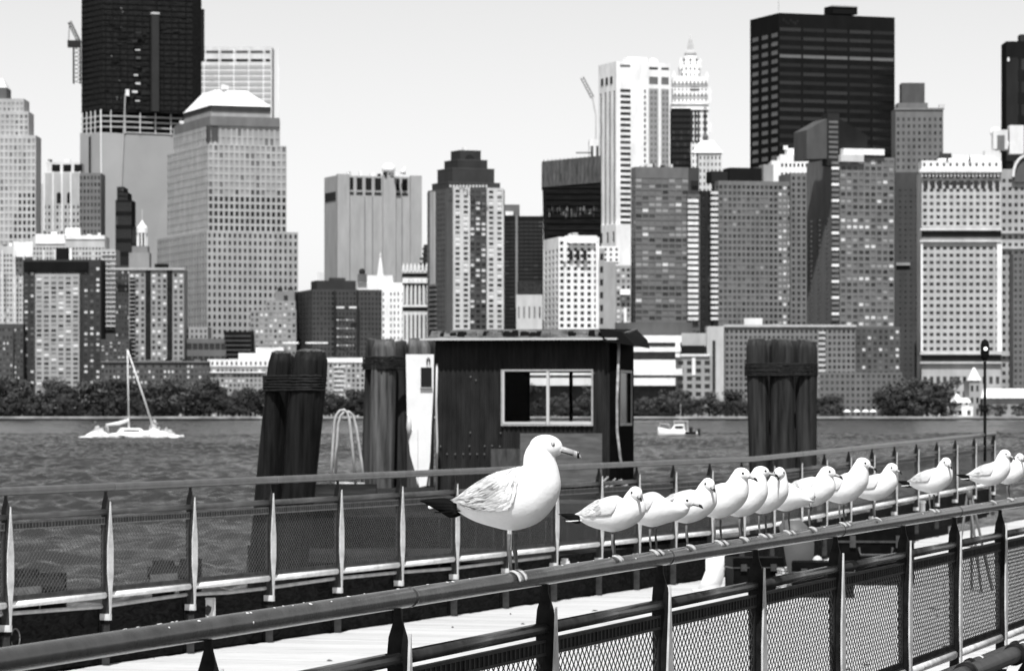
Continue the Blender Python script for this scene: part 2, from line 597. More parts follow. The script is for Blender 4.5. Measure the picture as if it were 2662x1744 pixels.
# --- pale slab tower behind
B = Bld('pale_glass_tower', 'pale flat-topped glass tower behind the white mastaba roof', 500, 2620, 0)
B.vol(500, 500, 707, 122, None, 205, (1, 1, .02, .02, 'pale'))
for k in range(16):
    yy = 170 + k * 15
    plainbox(B, 'window_band', 503, 704, yy, yy + 8.5, 185, -.25, .4, mat('pale_band', .42, .4, .4))
for yy, t in ((132, 105), (154, 60)):
    for k in range(6):
        plainbox(B, 'louvre', 498 + k * 38.5, 533 + k * 38.5 if k < 5 else 702, yy, yy + 6, t, -.3, .5)
for k in range(6):
    plainbox(B, 'mullion', 533.5 + k * 38.5 - 4, 536 + k * 38.5 - 4, 128, 400, 235, -.5, .5)
B.done(); B.flush()

# --- stepped granite tower with white truncated pyramid roof
B = Bld('mastaba_roof_tower', 'grey stepped granite tower crowned by a white truncated pyramid roof', 545, 2120, 20)
B.vol(408, 538, 775, 600, None, 158, (18, 25, .50, .56, 'dark', 2), (19, 25, .48, .54, 'darkmid', 2), dY=-4)
B.vol(434, 541, 745, 375, 602, 165, (15, 12, .66, .66, 'soft', 0), (16, 12, .55, .58, 'softl', 0))
nwin = len(B.win)
# pane colours stand in for reflections; these storeys mirror dark towers opposite
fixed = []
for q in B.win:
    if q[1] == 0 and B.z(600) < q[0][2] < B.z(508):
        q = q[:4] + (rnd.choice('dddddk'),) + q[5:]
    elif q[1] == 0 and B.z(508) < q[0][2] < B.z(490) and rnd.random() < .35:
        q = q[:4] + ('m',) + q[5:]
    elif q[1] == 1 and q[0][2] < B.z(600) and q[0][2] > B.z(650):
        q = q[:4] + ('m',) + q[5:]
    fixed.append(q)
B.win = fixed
B.vol(450, 545, 728, 308, 377, 160, (13, 2, .62, .8, 'soft', 24), (14, 2, .5, .7, 'softl', 24), dY=3)
B.vol(478, 549, 703, 276, 310, 150, None, None, dY=8)
pb = B.part('parapet')
e = B.vol(453, 546, 727, 302, 326, 122, None, None, dY=2.2, mb=pb)
bd = B.part('crown_band')
e = B.vol(477, 549, 704, 274, 287, 78, None, None, dY=7.3, mb=bd)
rf = B.part('roof')
x0, x1, y0, y1, z0, z1 = e
zt = B.z(229, 12)
white_metal = mat('roof_white', .85, .5, .3)
i0, i1 = B.loc(552, 229, 26), B.loc(660, 229, 26)
wtop = (x1 - x0) * .50
rf.hexa([(x0 - .3, y0 - .3, z1), (x1 + .3, y0 - .3, z1), (x1 + .3, y1, z1), (x0 - .3, y1, z1)],
        [(x0 + (x1 - x0) * .19, y0 + (y1 - y0) * .28, zt), (x1 - (x1 - x0) * .27, y0 + (y1 - y0) * .28, zt), (x1 - (x1 - x0) * .27, y1 - (y1 - y0) * .28, zt), (x0 + (x1 - x0) * .19, y1 - (y1 - y0) * .28, zt)], white_metal)
nt_ = B.part('corner_notch')
p = B.loc(545, 355, 3)
nt_.box(p.x - .8, p.x + .5, p.y - .3, p.y + 4.5, B.z(368, 3), B.z(326, 3), wall(88)); nt_.box(p.x + 1.2, p.x + 5, p.y - .3, p.y + .5, B.z(366, 3), B.z(328, 3), wall(92))
clutter(B, 560, 585, 229, 3, 24, (230, 240))
B.done(); B.flush()

# --- left granite tower
B = Bld('stepped_granite_tower', 'light grey stepped granite tower beside the art deco block', -60, 2160, 0)
B.vol(-60, -60, 93, 352, None, 172, (13, 41, .62, .62, 'soft', 6))
B.vol(-60, -60, 74, 290, 354, 170, (11, 4, .62, .6, 'soft', 6), dY=3)
B.vol(-60, -60, 62, 257, 292, 165, (11, 2, .5, .5, 'pale', 6), dY=6)
plainbox(B, 'drum', -20, 17, 228, 258, 105, 9, 20)
rf = B.part('roof')
a, b = B.loc(-25, 228, 9), B.loc(17, 212, 9)
rf.hexa([(a.x, a.y, a.z), (b.x, a.y, a.z), (b.x, a.y + 20, a.z), (a.x, a.y + 20, a.z)], [(a.x, a.y + 9, a.z + 6), (B.loc(2, 212, 9).x, a.y + 9, a.z + 6), (B.loc(2, 212, 9).x, a.y + 11, a.z + 6), (a.x, a.y + 11, a.z + 6)], wall(200))
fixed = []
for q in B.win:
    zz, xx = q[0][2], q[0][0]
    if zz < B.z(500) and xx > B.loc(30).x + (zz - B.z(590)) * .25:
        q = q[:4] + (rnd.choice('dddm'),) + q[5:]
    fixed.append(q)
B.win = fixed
B.done(); B.flush()

# --- art deco block
B = Bld('art_deco_block', 'pale art deco masonry block with dark crown and tall arched windows', 97, 2330, 0)
B.vol(112, 112, 208, 450, None, 165, (9, 32, .45, .5, 'dark', 80))
B.vol(97, 97, 114, 478, None, 178, None, None, dY=2)
cr_ = B.part('crown')
e = B.vol(122, 122, 208, 422, 451, 195, None, None, dY=2, mb=cr_)
for k in range(3):
    plainbox(B, 'crown_opening', 135 + k * 29, 156 + k * 29, 428, 446, 30, 1.6, 1.0, G['k'])
for k in range(2):
    aw = B.part('arched_window')
    p = B.loc(153 + k * 27, 508, -.3)
    pts = [(-1.4, 0), (1.4, 0)] + [(1.4 * math.cos(t * math.pi / 8), 5 + 1.6 * math.sin(t * math.pi / 8)) for t in range(9)]
    z_ = B.z(527)
    aw.hexa([(p.x + u, p.y - .1, z_ + v) for u, v in pts], [(p.x + u, p.y + .6, z_ + v) for u, v in pts], G['d'])
for k in range(5):
    plainbox(B, 'buttress', 113 + k * 23, 117 + k * 23, 446, 600, 215, -.6, 1.0)
clutter(B, 112, 200, 422, 3, 8, (90, 200))
B.done(); B.flush()

B = Bld('grey_slab_tower', 'narrow grey glass slab before the pale glass skin of the unfinished skyscraper', 206, 2250, 0)
B.vol(206, 206, 262, 450, None, 122, (6, 36, .6, .55, 'mid', 4))
B.done()
B = Bld('tower_reflection', 'dark jagged reflection on the unfinished skyscraper, shaped as an added narrow block', 300, 2280, 0)  # added block shaped as the dark reflection in the tower's glass
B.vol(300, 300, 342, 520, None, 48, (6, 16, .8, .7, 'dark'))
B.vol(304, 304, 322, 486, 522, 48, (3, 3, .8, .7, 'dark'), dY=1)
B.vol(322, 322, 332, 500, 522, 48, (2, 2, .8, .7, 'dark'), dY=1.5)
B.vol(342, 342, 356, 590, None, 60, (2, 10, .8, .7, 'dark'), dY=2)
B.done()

def panes(B, e, f0, f1, nx, y0, y1, ny, fw, fh, k, nm='window'):
    x0 = e[0] + (e[1] - e[0]) * f0; x1 = e[0] + (e[1] - e[0]) * f1
    for j in range(ny):
        for i in range(nx):
            cw = (x1 - x0) / nx
            zz = B.z(y0 + (y1 - y0) * (j + .5) / ny)
            hh_ = (y1 - y0) / ny * fh * B.Y / F
            B.win.append(((x0 + (i + .5) * cw, e[2] - .08, zz), 0, cw * fw, hh_, rnd.choice(k), cw * fw * F / B.Y * B.c, hh_ * F / B.Y))

# --- white concrete riverside blocks
B = Bld('white_apartment_block', 'long white concrete apartment block with bright stepped rooftop boxes', 85, 2110, 0)
B.vol(85, 85, 272, 614, None, 176, (22, 35, .56, .5, 'res', 26))
B.vol(0, 0, 90, 640, None, 176, (11, 33, .55, .5, 'res', 18), dY=8)
B.vol(-60, -60, 2, 640, None, 170, None, None, dY=9)
plainbox(B, 'roof_box', 170, 207, 592, 616, 250, 3, 8)
plainbox(B, 'roof_box', 92, 170, 609, 634, 245, -.5, 6)
plainbox(B, 'roof_box', 168, 272, 612, 622, 240, -.5, 6)
plainbox(B, 'roof_box', 35, 88, 628, 668, 246, 2, 6)
for px in (4, 36, 60, 112, 180, 270):
    plainbox(B, 'pilaster', px, px + 3, 650, 838, 225, -.8, 1)
clutter(B, 5, 80, 640, 5, 12, (90, 230, 240)); clutter(B, 95, 260, 613, 5, 9, (90, 230, 240))
B.done(); B.flush()
B = Bld('white_apartment_wing', 'narrow light concrete apartment wing with stacked balconies', 265, 2100, 0)
B.vol(265, 265, 300, 648, 858, 170, (3, 16, .62, .5, 'res', 4))
for k in range(16):
    plainbox(B, 'balcony', 264, 301, 660 + k * 12.4, 663 + k * 12.4, 205, -1.2, 1.2)
B.vol(265, 265, 302, 858, None, 96, None, None, dY=1)
B.done(); B.flush()

# --- dark brick tower with light centre bay
B = Bld('brick_apartment_tower', 'dark brick apartment tower with a light grid of windows up its centre bay', 60, 2040, 0)
B.vol(60, 60, 262, 675, None, 78, (13, 28, .52, .55, 'reslit', 16))
B.vol(92, 92, 206, 712, 1062, 158, (6, 28, .66, .6, 'bal', 6), dY=-4)
B.vol(88, 88, 96, 712, 1050, 96, (1, 26, .5, .5, 'dark', 6), dY=-2)
B.vol(203, 203, 210, 712, 1050, 96, (1, 26, .5, .5, 'dark', 6), dY=-2)
plainbox(B, 'penthouse', 144, 182, 645, 677, 45, 5, 10)
plainbox(B, 'dark_cornice', 62, 230, 680, 704, 40, -1.2, 2)
plainbox(B, 'vent_stack', 140, 145, 648, 676, 205, 4, 4); plainbox(B, 'vent_stack', 180, 187, 645, 676, 235, 4, 4)
B.done(); B.flush()

B = Bld('cupola_apartment_tower', 'brick apartment tower topped by a small white columned cupola', 335, 2050, 0)
B.vol(335, 335, 478, 700, None, 142, (10, 26, .55, .58, 'reslit', 8))
B.vol(300, 300, 338, 690, None, 84, (5, 26, .52, .5, 'reslit', 10), dY=6)
plainbox(B, 'shoulder', 335, 388, 657, 702, 140, 4, 12); plainbox(B, 'plinth', 343, 384, 640, 658, 128, 6, 10)
plainbox(B, 'roof_garden', 402, 434, 686, 701, 45, 5, 10)
plainbox(B, 'cornice', 300, 480, 696, 702, 165, -1, 2)
for x_ in (337, 378, 434):
    plainbox(B, 'dark_bay', x_, x_ + 14, 702 if x_ > 340 else 722, 934, 40, -.35, .6, mat('dark_bay_glass', .02, .3, .5, var=.5, scale=.3))
for k in range(20):
    plainbox(B, 'balcony', 336.5, 352, 728 + k * 10.6, 730 + k * 10.6, 170, -1.4, 1.2)
cu = B.part('cupola')
p = B.loc(369.5, 640, 10)
wm = mat('cupola_white', .82, .6, .3)
for k in range(8):
    a = 2 * math.pi * k / 8
    cu.tube([(p.x + 2.6 * math.cos(a), p.y + 2.6 * math.sin(a), p.z), (p.x + 2.6 * math.cos(a), p.y + 2.6 * math.sin(a), B.z(605, 10))], .5, wm, 6)
cu.tube([(p.x, p.y, p.z - 1), (p.x, p.y, B.z(605, 10))], 1.5, G['d'], 8)
cu.tube([(p.x, p.y, B.z(606, 10)), (p.x, p.y, B.z(592, 10)), (p.x, p.y, B.z(585, 10)), (p.x, p.y, B.z(579, 10)), (p.x, p.y, B.z(572, 10))], [3.2, 3.2, 1.9, 1.0, .15], wm, 10)
cu.tube([(p.x, p.y, B.z(545, 10)), (p.x, p.y, B.z(575, 10))], .12, wm, 4)
B.done(); B.flush()

# --- low brick riverside row
B = Bld('brick_terrace', 'low dark brick block with small windows adjoining the brick tower', -60, 2030, 0)
B.vol(-60, -60, 60, 842, None, 88, (15, 17, .48, .5, 'reslit', 8))
B.vol(-60, -60, 34, 862, None, 96, (10, 15, .48, .5, 'reslit', 8), dY=-3)
B.done()
B = Bld('brick_row', 'low brick riverside row with irregular windows below the cupola tower', 262, 2032, 0)
B.vol(262, 262, 545, 940, None, 98, (28, 10, .55, .55, 'reslit', 4))
B.vol(262, 262, 336, 882, 942, 92, (7, 6, .5, .5, 'reslit', 4), dY=4)
plainbox(B, 'parapet', 262, 545, 938, 942, 120, -.8, 2)
clutter(B, 270, 540, 940, 10, 6, (40, 45, 110, 150))
B.done(); B.flush()
B = Bld('banded_podium', 'low podium with dark window bands below the mastaba tower', 470, 2060, 0)
B.vol(470, 470, 588, 880, None, 110, (8, 6, .86, .5, 'dark', 4))
B.vol(470, 470, 540, 850, 882, 150, (6, 2, .5, .5, 'mid', 4), dY=5)
cn = B.part('dark_canopy')
a, b = B.loc(581, 861, -3), B.loc(655, 931, -3)
cn.hexa([(a.x + 3, a.y, b.z), (b.x, a.y, b.z), (b.x, a.y + 12, b.z), (a.x + 3, a.y + 12, b.z)], [(a.x, a.y - 1, a.z), (b.x + .5, a.y - 1, a.z), (b.x + .5, a.y + 12, a.z), (a.x, a.y + 12, a.z)], wall(46))
for k in range(5):
    plainbox(B, 'canopy_rib', 584, 652, 872 + k * 12, 875 + k * 12, 90, -4.3, .5)
B.done(); B.flush()
B = Bld('white_topped_block', 'low riverside block with a bright white upper storey', 540, 2034, 0)
B.vol(540, 540, 702, 936, None, 150, (15, 11, .55, .55, 'reslit', 8))
B.vol(665, 665, 737, 903, 938, 215, None, None, dY=6); B.vol(620, 620, 665, 918, 938, 235, None, None, dY=7)
plainbox(B, 'white_storey', 540, 702, 934, 953, 250, -.4, 3)
for k in range(12):
    plainbox(B, 'attic_window', 550 + k * 12.5, 554.5 + k * 12.5, 940, 948, 40, -.6, .6, G['d'])
plainbox(B, 'awning', 545, 690, 966, 969, 235, -1.4, 1.5)
B.done(); B.flush()
B = Bld('balcony_block', 'low white riverside block with stacked balconies between the pilings', 700, 2036, 0)
B.vol(700, 700, 960, 934, None, 150, (22, 11, .55, .55, 'reslit', 10))
B.vol(903, 903, 934, 1034, None, 240, (2, 2, .35, .4, 'dark'), dY=-8)
plainbox(B, 'white_parapet', 700, 960, 930, 942, 250, -.5, 2)
for k in range(9):
    plainbox(B, 'balcony', 868, 893, 952 + k * 12, 955 + k * 12, 235, -1.6, 1.6)
B.done(); B.flush()
B = Bld('peach_stepped_block', 'light stepped brick block with bright windows beside the mastaba tower', 650, 2070, 0)
B.vol(650, 650, 770, 806, None, 138, (10, 19, .55, .55, 'bal', 4))
B.vol(690, 690, 768, 782, 808, 140, (5, 2, .4, .4, 'res', 2), dY=3)
B.vol(715, 715, 766, 757, 784, 128, None, None, dY=6)
plainbox(B, 'dark_oculus', 738, 748, 768, 780, 40, 5.5, 1, G['d'])
clutter(B, 720, 760, 757, 3, 9, (60, 120))
B.done(); B.flush()

# --- brick grid block
B = Bld('brick_grid_block', 'broad dark brick block with an even grid of small windows and flat penthouse', 812, 2055, 14)
B.vol(768, 812, 993, 752, None, 86, (19, 25, .56, .56, 'dark', 4), (5, 25, .4, .45, 'mid', 4))
plainbox(B, 'penthouse', 824, 930, 729, 754, 74, 6, 18); plainbox(B, 'penthouse', 860, 900, 722, 732, 80, 12, 6)
for x_ in (868, 927):
    plainbox(B, 'dark_recess', x_, x_ + 5, 756, 925, 30, -.3, .6, G['k'])
for x_ in (875, 908):
    plainbox(B, 'lit_ledge', x_, x_ + 21, 797, 801, 230, -.8, 1)
for k in range(24):
    x_, y_ = 876 + (k % 6) * 8, 830 + (k // 6) * 22
    plainbox(B, 'lit_window', x_, x_ + 5, y_, y_ + 3, 190, -.2, .4, G['p'] if k % 3 else G['b'])
plainbox(B, 'lit_ledge', 735, 778, 889, 893, 225, -8, 1); plainbox(B, 'lit_ledge', 795, 855, 889, 893, 225, -9, 1)
B.done(); B.flush()

# --- windowless telephone exchange tower
B = Bld('windowless_tower', 'windowless pale concrete tower with vent slots and a white radome on top', 875, 2300, 20)
m_conc = mat('rough_concrete', lin(172) * KW, .9, .2, var=.14, scale=.25, stretch=(1, 1, .2), detail=8)
MATS['facade_173'] = m_conc
e = B.vol(843, 875, 1093, 456, None, 173)
for xa, xb in ((875, 906), (993, 1026), (1065, 1094)):
    rb = B.part('buttress')
    a, b = B.loc(xa, 453, -1.5), B.loc(xb, None, -1.5)
    x1 = B.loc(875, None, 0).x + (xa - 875) / (1093 - 875) * (e[1] - e[0]); x2 = B.loc(875, None, 0).x + (xb - 875) / (1093 - 875) * (e[1] - e[0])
    rb.box(x1, x2, e[2] - 2.2, e[2] + .5, 0, e[5] + .8, m_conc)
def on(B, e, px):                     # local x on the right face of extents e, given px
    x0p = 875
    return e[0] + (px - x0p) / (1093 - x0p) * (e[1] - e[0])
for xa, xb in ((907, 918), (927, 941), (950, 965), (974, 990), (1025, 1038), (1045, 1059)):
    v = B.part('vent_slot')
    v.box(on(B, e, xa), on(B, e, xb), e[2] - .25, e[2] + .5, B.z(492), B.z(461), wall(56))
    v = B.part('vent_slot')
    v.box(on(B, e, xa - 1), on(B, e, xb + 1), e[2] - .28, e[2] + .5, B.z(505), B.z(498), wall(72))
for px in (948, 968, 1045):
    v = B.part('panel_joint')
    v.box(on(B, e, px) - .25, on(B, e, px) + .25, e[2] - .1, e[2] + .3, 0, B.z(510), wall(120))
v = B.part('vent_slot')
v.box(e[0] - .3, e[0] + .3, e[2] + 1.5, e[2] + (e[3] - e[2]) * .92, B.z(520), B.z(498), wall(70))
dm = B.part('radome', True)
p = B.loc(1010, 440, 14)
dm.ball(p, 4.4, 4.4, 3.7, mat('radome_white', .85, .4, .3), 20, 12)
dm.tube([p - Vector((0, 0, 5)), p], 2.2, white_metal, 10)
ds = B.part('dish_antenna', True)
p = B.loc(1047, 452, 10)
ds.tube([p, p + Vector((.6, 0, 2.2)), p + Vector((1.6, 0, 4.4))], [1.9, 1.1, .2], white_metal, 10)
clutter(B, 890, 1080, 456, 9, 6, (60, 120, 235))
B.done(); B.flush()

B = Bld('white_spired_hall', 'bright white civic building with a small pinnacle below the windowless tower', 930, 2130, 0)
B.vol(992, 992, 1050, 752, None, 245, (6, 20, .36, .5, 'dark', 4))
B.vol(930, 930, 1050, 735, None, 245, None, None, dY=3)
B.vol(955, 955, 1020, 716, 737, 225, None, None, dY=6)
sp = B.part('pinnacle')
p = B.loc(989, 718, 9)
sp.tube([p, (p.x, p.y, B.z(700, 9)), (p.x, p.y, B.z(672, 9)), (p.x, p.y, B.z(655, 9))], [2, 1.6, .7, .1], wall(228), 8)
sp.ball((p.x, p.y, B.z(665, 9)), .8, .8, 1, wall(200), 8, 6)
gb = B.part('dark_gable')
p = B.loc(941, 733, 1)
gb.box(p.x - 2.6, p.x + 2.6, p.y, p.y + 3, B.z(733, 1), B.z(712, 1), wall(110)); gb.ball((p.x, p.y + 1.5, B.z(706, 1)), 1.9, 1.4, 1.9, wall(70), 8, 6)
for x_ in (1003, 1018, 1040):
    plainbox(B, 'fluted_pier', x_, x_ + 5, 760, 880, 255, -.8, .9)
B.done(); B.flush()
B = Bld('ornate_gallery_block', 'white ornate block with tall arched galleries and crested parapet', 1047, 2120, 0)
B.vol(1047, 1047, 1113, 706, None, 215, (6, 4, .42, .72, 'darkmid', 10, 8))
for y_ in (704, 730, 792):
    plainbox(B, 'cornice', 1045, 1113, y_, y_ + 6, 225, -1.4, 2)
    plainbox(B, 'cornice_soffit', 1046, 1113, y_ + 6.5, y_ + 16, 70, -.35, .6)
for k in range(7):
    cr_ = B.part('crest')
    p = B.loc(1049 + k * 10, 690, -1)
    cr_.tube([(p.x, p.y, B.z(706, -1)), (p.x, p.y, B.z(694, -1)), (p.x, p.y, B.z(684, -1))], [1.0, .8, .15], wall(215), 6)
for k in range(7):
    cl = B.part('column')
    p = B.loc(1049 + k * 10.4, None, -.6)
    cl.tube([(p.x, p.y, 0), (p.x, p.y, B.z(810)), ], .55, wall(225), 8)
    cl.tube([(p.x, p.y, B.z(788)), (p.x, p.y, B.z(742)), ], .55, wall(225), 8)
B.done(); B.flush()
B = Bld('sloped_roof_block', 'small dark block with sloping glass side behind the ornate gallery', 1070, 2260, 0)
sb = B.part('wall')
a, b = B.loc(1068, 700), B.loc(1112, 636)
sb.hexa([(a.x, 0, 0), (b.x, 0, 0), (b.x, 20, 0), (a.x, 20, 0)], [(a.x + 8, 0, b.z), (b.x, 0, b.z), (b.x, 20, b.z), (a.x + 8, 20, b.z)], wall(64))
for k in range(7):
    plainbox(B, 'window_band', 1094 - k * 1.5 if k > 1 else 1098, 1111, 644 + k * 13, 650 + k * 13, 35, -.2, .4, G['d'])
B.flush()
B = Bld('white_sliver', 'tiny pale tower peeking out beside the windowless tower', 824, 2350, 0)
B.vol(824, 824, 845, 708, None, 225, (3, 3, .5, .4, 'pale'))
B.done()

# --- stepped residential tower with the round hole in its crown
B = Bld('stepped_crown_tower', 'apartment tower with light window bays and dark stepped crown pierced by a round opening', 1160, 2065, 24)
def tier(B, t, xl, xc, xr, yt, yb, dY, **k):
    return B.vol(xl, xc, xr, yt, yb, t, dY=dY, **k)
B.vol(1112, 1160, 1312, 490, None, 96, (1, 1, .02, .02, 'd' and 'dark'), (1, 1, .02, .02, 'dark'))
B.win = []
e = B.vol(1113, 1161, 1311, 491, None, 96, None, None, dY=.6)
def sub(B, e, f0, f1, yt, yb, t, spec, out=.7):
    """bay on the right face between fractions f0..f1"""
    x0 = e[0] + (e[1] - e[0]) * f0; x1 = e[0] + (e[1] - e[0]) * f1
    z1 = B.z(yt); z0 = B.z(yb) if yb else 0.0
    B.w.box(x0, x1, e[2] - out + .45, e[2] + .2, z0, z1, wall(t))
    B.facade(B.w, (x0, e[2] - out), 0, x1 - x0, z0, z1, wall(t), spec, .45, F / B.Y * B.c)
def subL(B, e, f0, f1, yt, yb, t, spec, out=.7):
    y0 = e[2] + (e[3] - e[2]) * f0; y1 = e[2] + (e[3] - e[2]) * f1
    z1 = B.z(yt); z0 = B.z(yb) if yb else 0.0
    B.w.box(e[0] - out + .45, e[0] + .2, y0, y1, z0, z1, wall(t))
    B.facade(B.w, (e[0] - out, y0), 1, y1 - y0, z0, z1, wall(t), spec, .45, F / B.Y * B.s_)
sub(B, e, .02, .10, 494, 520, 100, (1, 2, .5, .5, 'dark'), .8)
panes(B, e, .02, .10, 1, 522, 850, 1, .9, 1, 'd')
sub(B, e, .10, .385, 486, None, 188, (2, 44, .54, .56, 'reslit', 4), 1.6)
sub(B, e, .385, .68, 488, None, 92, (3, 44, .7, .6, 'reslit', 4), .9)
sub(B, e, .68, .97, 486, None, 188, (2, 44, .54, .56, 'reslit', 4), 1.6)
subL(B, e, .02, .45, 494, None, 100, (3, 44, .5, .5, 'mid', 4), .8)
subL(B, e, .56, .80, 494, 740, 165, None or (1, 1, .02, .02, 'light'), 1.2)
subL(B, e, .82, .98, 494, None, 110, (2, 44, .5, .5, 'mid', 4), .8)
for k in range(10):
    q = B.part('balcony')
    z = B.z(742 + k * 12.5)
    q.box(e[0] - 1.6, e[0], e[2] + (e[3] - e[2]) * .5, e[2] + (e[3] - e[2]) * .84, z, z + 1.2, wall(120))
for (xl, xc, xr, yt, yb, dY, t) in ((1123, 1166, 1300, 474, 492, 3, 82), (1137, 1176, 1285, 438, 476, 6, 78), (1155, 1190, 1267, 416, 440, 9, 74), (1172, 1196, 1250, 392, 418, 12, 74)):
    cr_ = B.part('crown_tier')
    q = B.vol(xl, xc, xr, yt, yb, t, dY=dY, mb=cr_)
    cp = B.part('coping')
    cp.box(q[0] - .12, q[1] + .12, q[2] - .12, q[3] + .12, q[5] - .2, q[5] + .35, wall(92))
hl = B.part('round_opening')
p = B.loc(1224, 413, 13)
y_ = q[2] - .25
hl.tube([(p.x, y_ - .1, B.z(413, 12)), (p.x, y_ + .5, B.z(413, 12))], 2.6, G['k'], 18)
hl.box(p.x - 2.6, p.x + 2.6, y_ - .05, y_ + .5, B.z(421, 12), B.z(413, 12), G['k'])
for k in range(12):
    plainbox(B, 'lit_dormer', 1170 + k * 8.5, 1174 + k * 8.5, 481, 487, 230, 1.5, 1, G['b'])
plainbox(B, 'roof_fan', 1206, 1214, 384, 393, 235, 16, 3)
B.done(); B.flush()

B = Bld('dark_band_tower', 'dark glass office block with one pale vertical strip beside the stepped crown tower', 1312, 2180, 0)
B.vol(1312, 1312, 1412, 562, None, 50, (8, 50, .9, .55, 'dark', 10))
plainbox(B, 'penthouse', 1312, 1351, 532, 564, 110, 8, 10)
plainbox(B, 'white_roof_unit', 1314, 1334, 550, 560, 245, 4, 4)
plainbox(B, 'pale_strip', 1340, 1346, 560, 800, 130, -.4, .8)
B.done(); B.flush()
B = Bld('pale_side_tower', 'thin pale tower edge between two dark office blocks', 1405, 2240, 0)
B.vol(1405, 1405, 1422, 556, None, 225, None)
B.done()

# --- dark tower with netting (leaning left edge)
B = Bld('netted_dark_tower', 'black office tower shrouded in netting above dark open floors', 1412, 2220, 0)
nb = B.part('wall')
a, b, c_ = B.loc(1423, 700), B.loc(1563, 700), B.loc(1411, 472)
zt = B.z(470)
nb.hexa([(a.x, 0, 0), (b.x, 0, 0), (b.x, 30, 0), (a.x, 30, 0)], [(c_.x, 0, zt), (b.x, 0, zt), (b.x, 30, zt), (c_.x, 30, zt)], mat('black_floors', .012, .8, .3, var=.6, scale=.4, stretch=(.3, 1, 2.5)))
nn = B.part('netting')
a, b = B.loc(1409, 420), B.loc(1563, 405)
nn.hexa([(a.x, -.6, zt - 4), (b.x, -.6, zt - 1), (b.x, 30, zt - 1), (a.x, 30, zt - 4)], [(a.x, -.6, a.z), (b.x, -.6, b.z), (b.x, 30, b.z), (a.x, 30, a.z)], mat('grey_netting', .085, .9, .1, var=.5, scale=.3, stretch=(2.5, 1, .4)))
for k in range(14):
    plainbox(B, 'net_pole', 1413 + k * 10.6, 1414.2 + k * 10.6, 415 - k * .8, 470, 75, -1.0, .3)
for k in range(9):
    plainbox(B, 'floor_slab', 1418 + k * .6, 1562, 486 + k * 15.5, 488.5 + k * 15.5, rnd.choice((38, 52, 60)), -.5, .7)
for k in range(40):
    x_, y_ = rnd.uniform(1424, 1555), rnd.uniform(536, 556)
    plainbox(B, 'floor_prop', x_, x_ + 1.6, y_, y_ + 12, rnd.choice((90, 120, 150)), -.4, .4)
mt_ = plainbox(B, 'boom', 1497, 1540, 396, 399, 70, 2, .8)
B.flush()
fc = thing('boom_crane', 'small distant crane jib rising behind the white tower', 'crane', P(1545, 300, 2500))
mb = MB(); p0 = P(1545, 300, 2500)
lattice(mb, P(1540, 254, 2500) - p0, P(1513, 202, 2500) - p0, 2.2, 7, .45, wall(120)); mb.build('jib', fc)
mb = MB(); mb.tube([P(1540, 254, 2500) - p0, P(1549, 300, 2500) - p0, P(1549, 470, 2500) - p0], .6, wall(190), 5); mb.build('mast', fc)

# --- white striped tower
B = Bld('white_striped_tower', 'bright white tower with dark vertical stripes on its left face', 1602, 2330, 20)
e = B.vol(1556, 1602, 1742, 160, None, 255, (1, 1, .02, .02, 'pale'), (4, 1, .42, .97, 'mid', 62, 0))
B.win = [q for q in B.win if q[1] == 1]
sub2 = lambda f0, f1, yt, yb, spec: None
panes(B, e, .02, .32, 1, 228, 720, 33, .62, .5, 'dddm')
panes(B, e, .50, .56, 1, 228, 440, 14, .5, .55, 'lm')
panes(B, e, .60, .78, 1, 228, 440, 1, .95, 1, 'p'); panes(B, e, .83, .98, 1, 228, 440, 1, .95, 1, 'p')
for s0 in (.62, .84):
    panes(B, e, s0, s0 + .14, 2, 230, 440, 14, .5, .5, 'l')
B.win = [(q[0][0:1] + (q[0][1] - .06,) + q[0][2:], ) + q[1:] if (q[1] == 0 and q[4] == 'l' and q[2] < 3) else q for q in B.win]
panes(B, e, .60, .78, 1, 197, 216, 1, .9, 1, 'l'); panes(B, e, .83, .98, 1, 197, 216, 1, .9, 1, 'l')
panes(B, e, .60, .78, 1, 172, 178, 1, .9, 1, 'd'); panes(B, e, .83, .98, 1, 172, 178, 1, .9, 1, 'm'); panes(B, e, .03, .3, 1, 168, 174, 1, .7, 1, 'l')
for k in range(3):
    q = B.part('attic_slot')
    yy = e[2] + (e[3] - e[2]) * (.2 + .26 * k)
    q.box(e[0] - .25, e[0] + .3, yy, yy + (e[3] - e[2]) * .13, B.z(216), B.z(197), wall(80))
B.vol(1556, 1602, 1702, 582, None, 238, None, (3, 8, .4, .45, 'dark', 2), dY=-3)
clutter(B, 1640, 1700, 161, 4, 16, (235, 225)); plainbox(B, 'roof_frame', 1632, 1690, 149, 162, 232, 14, 8)
B.done(); B.flush()
B = Bld('pale_low_slab', 'small pale slab at the foot of the white striped tower', 1532, 2360, 0)
B.vol(1532, 1532, 1560, 362, None, 215, (2, 10, .5, .5, 'mid'))
B.done()

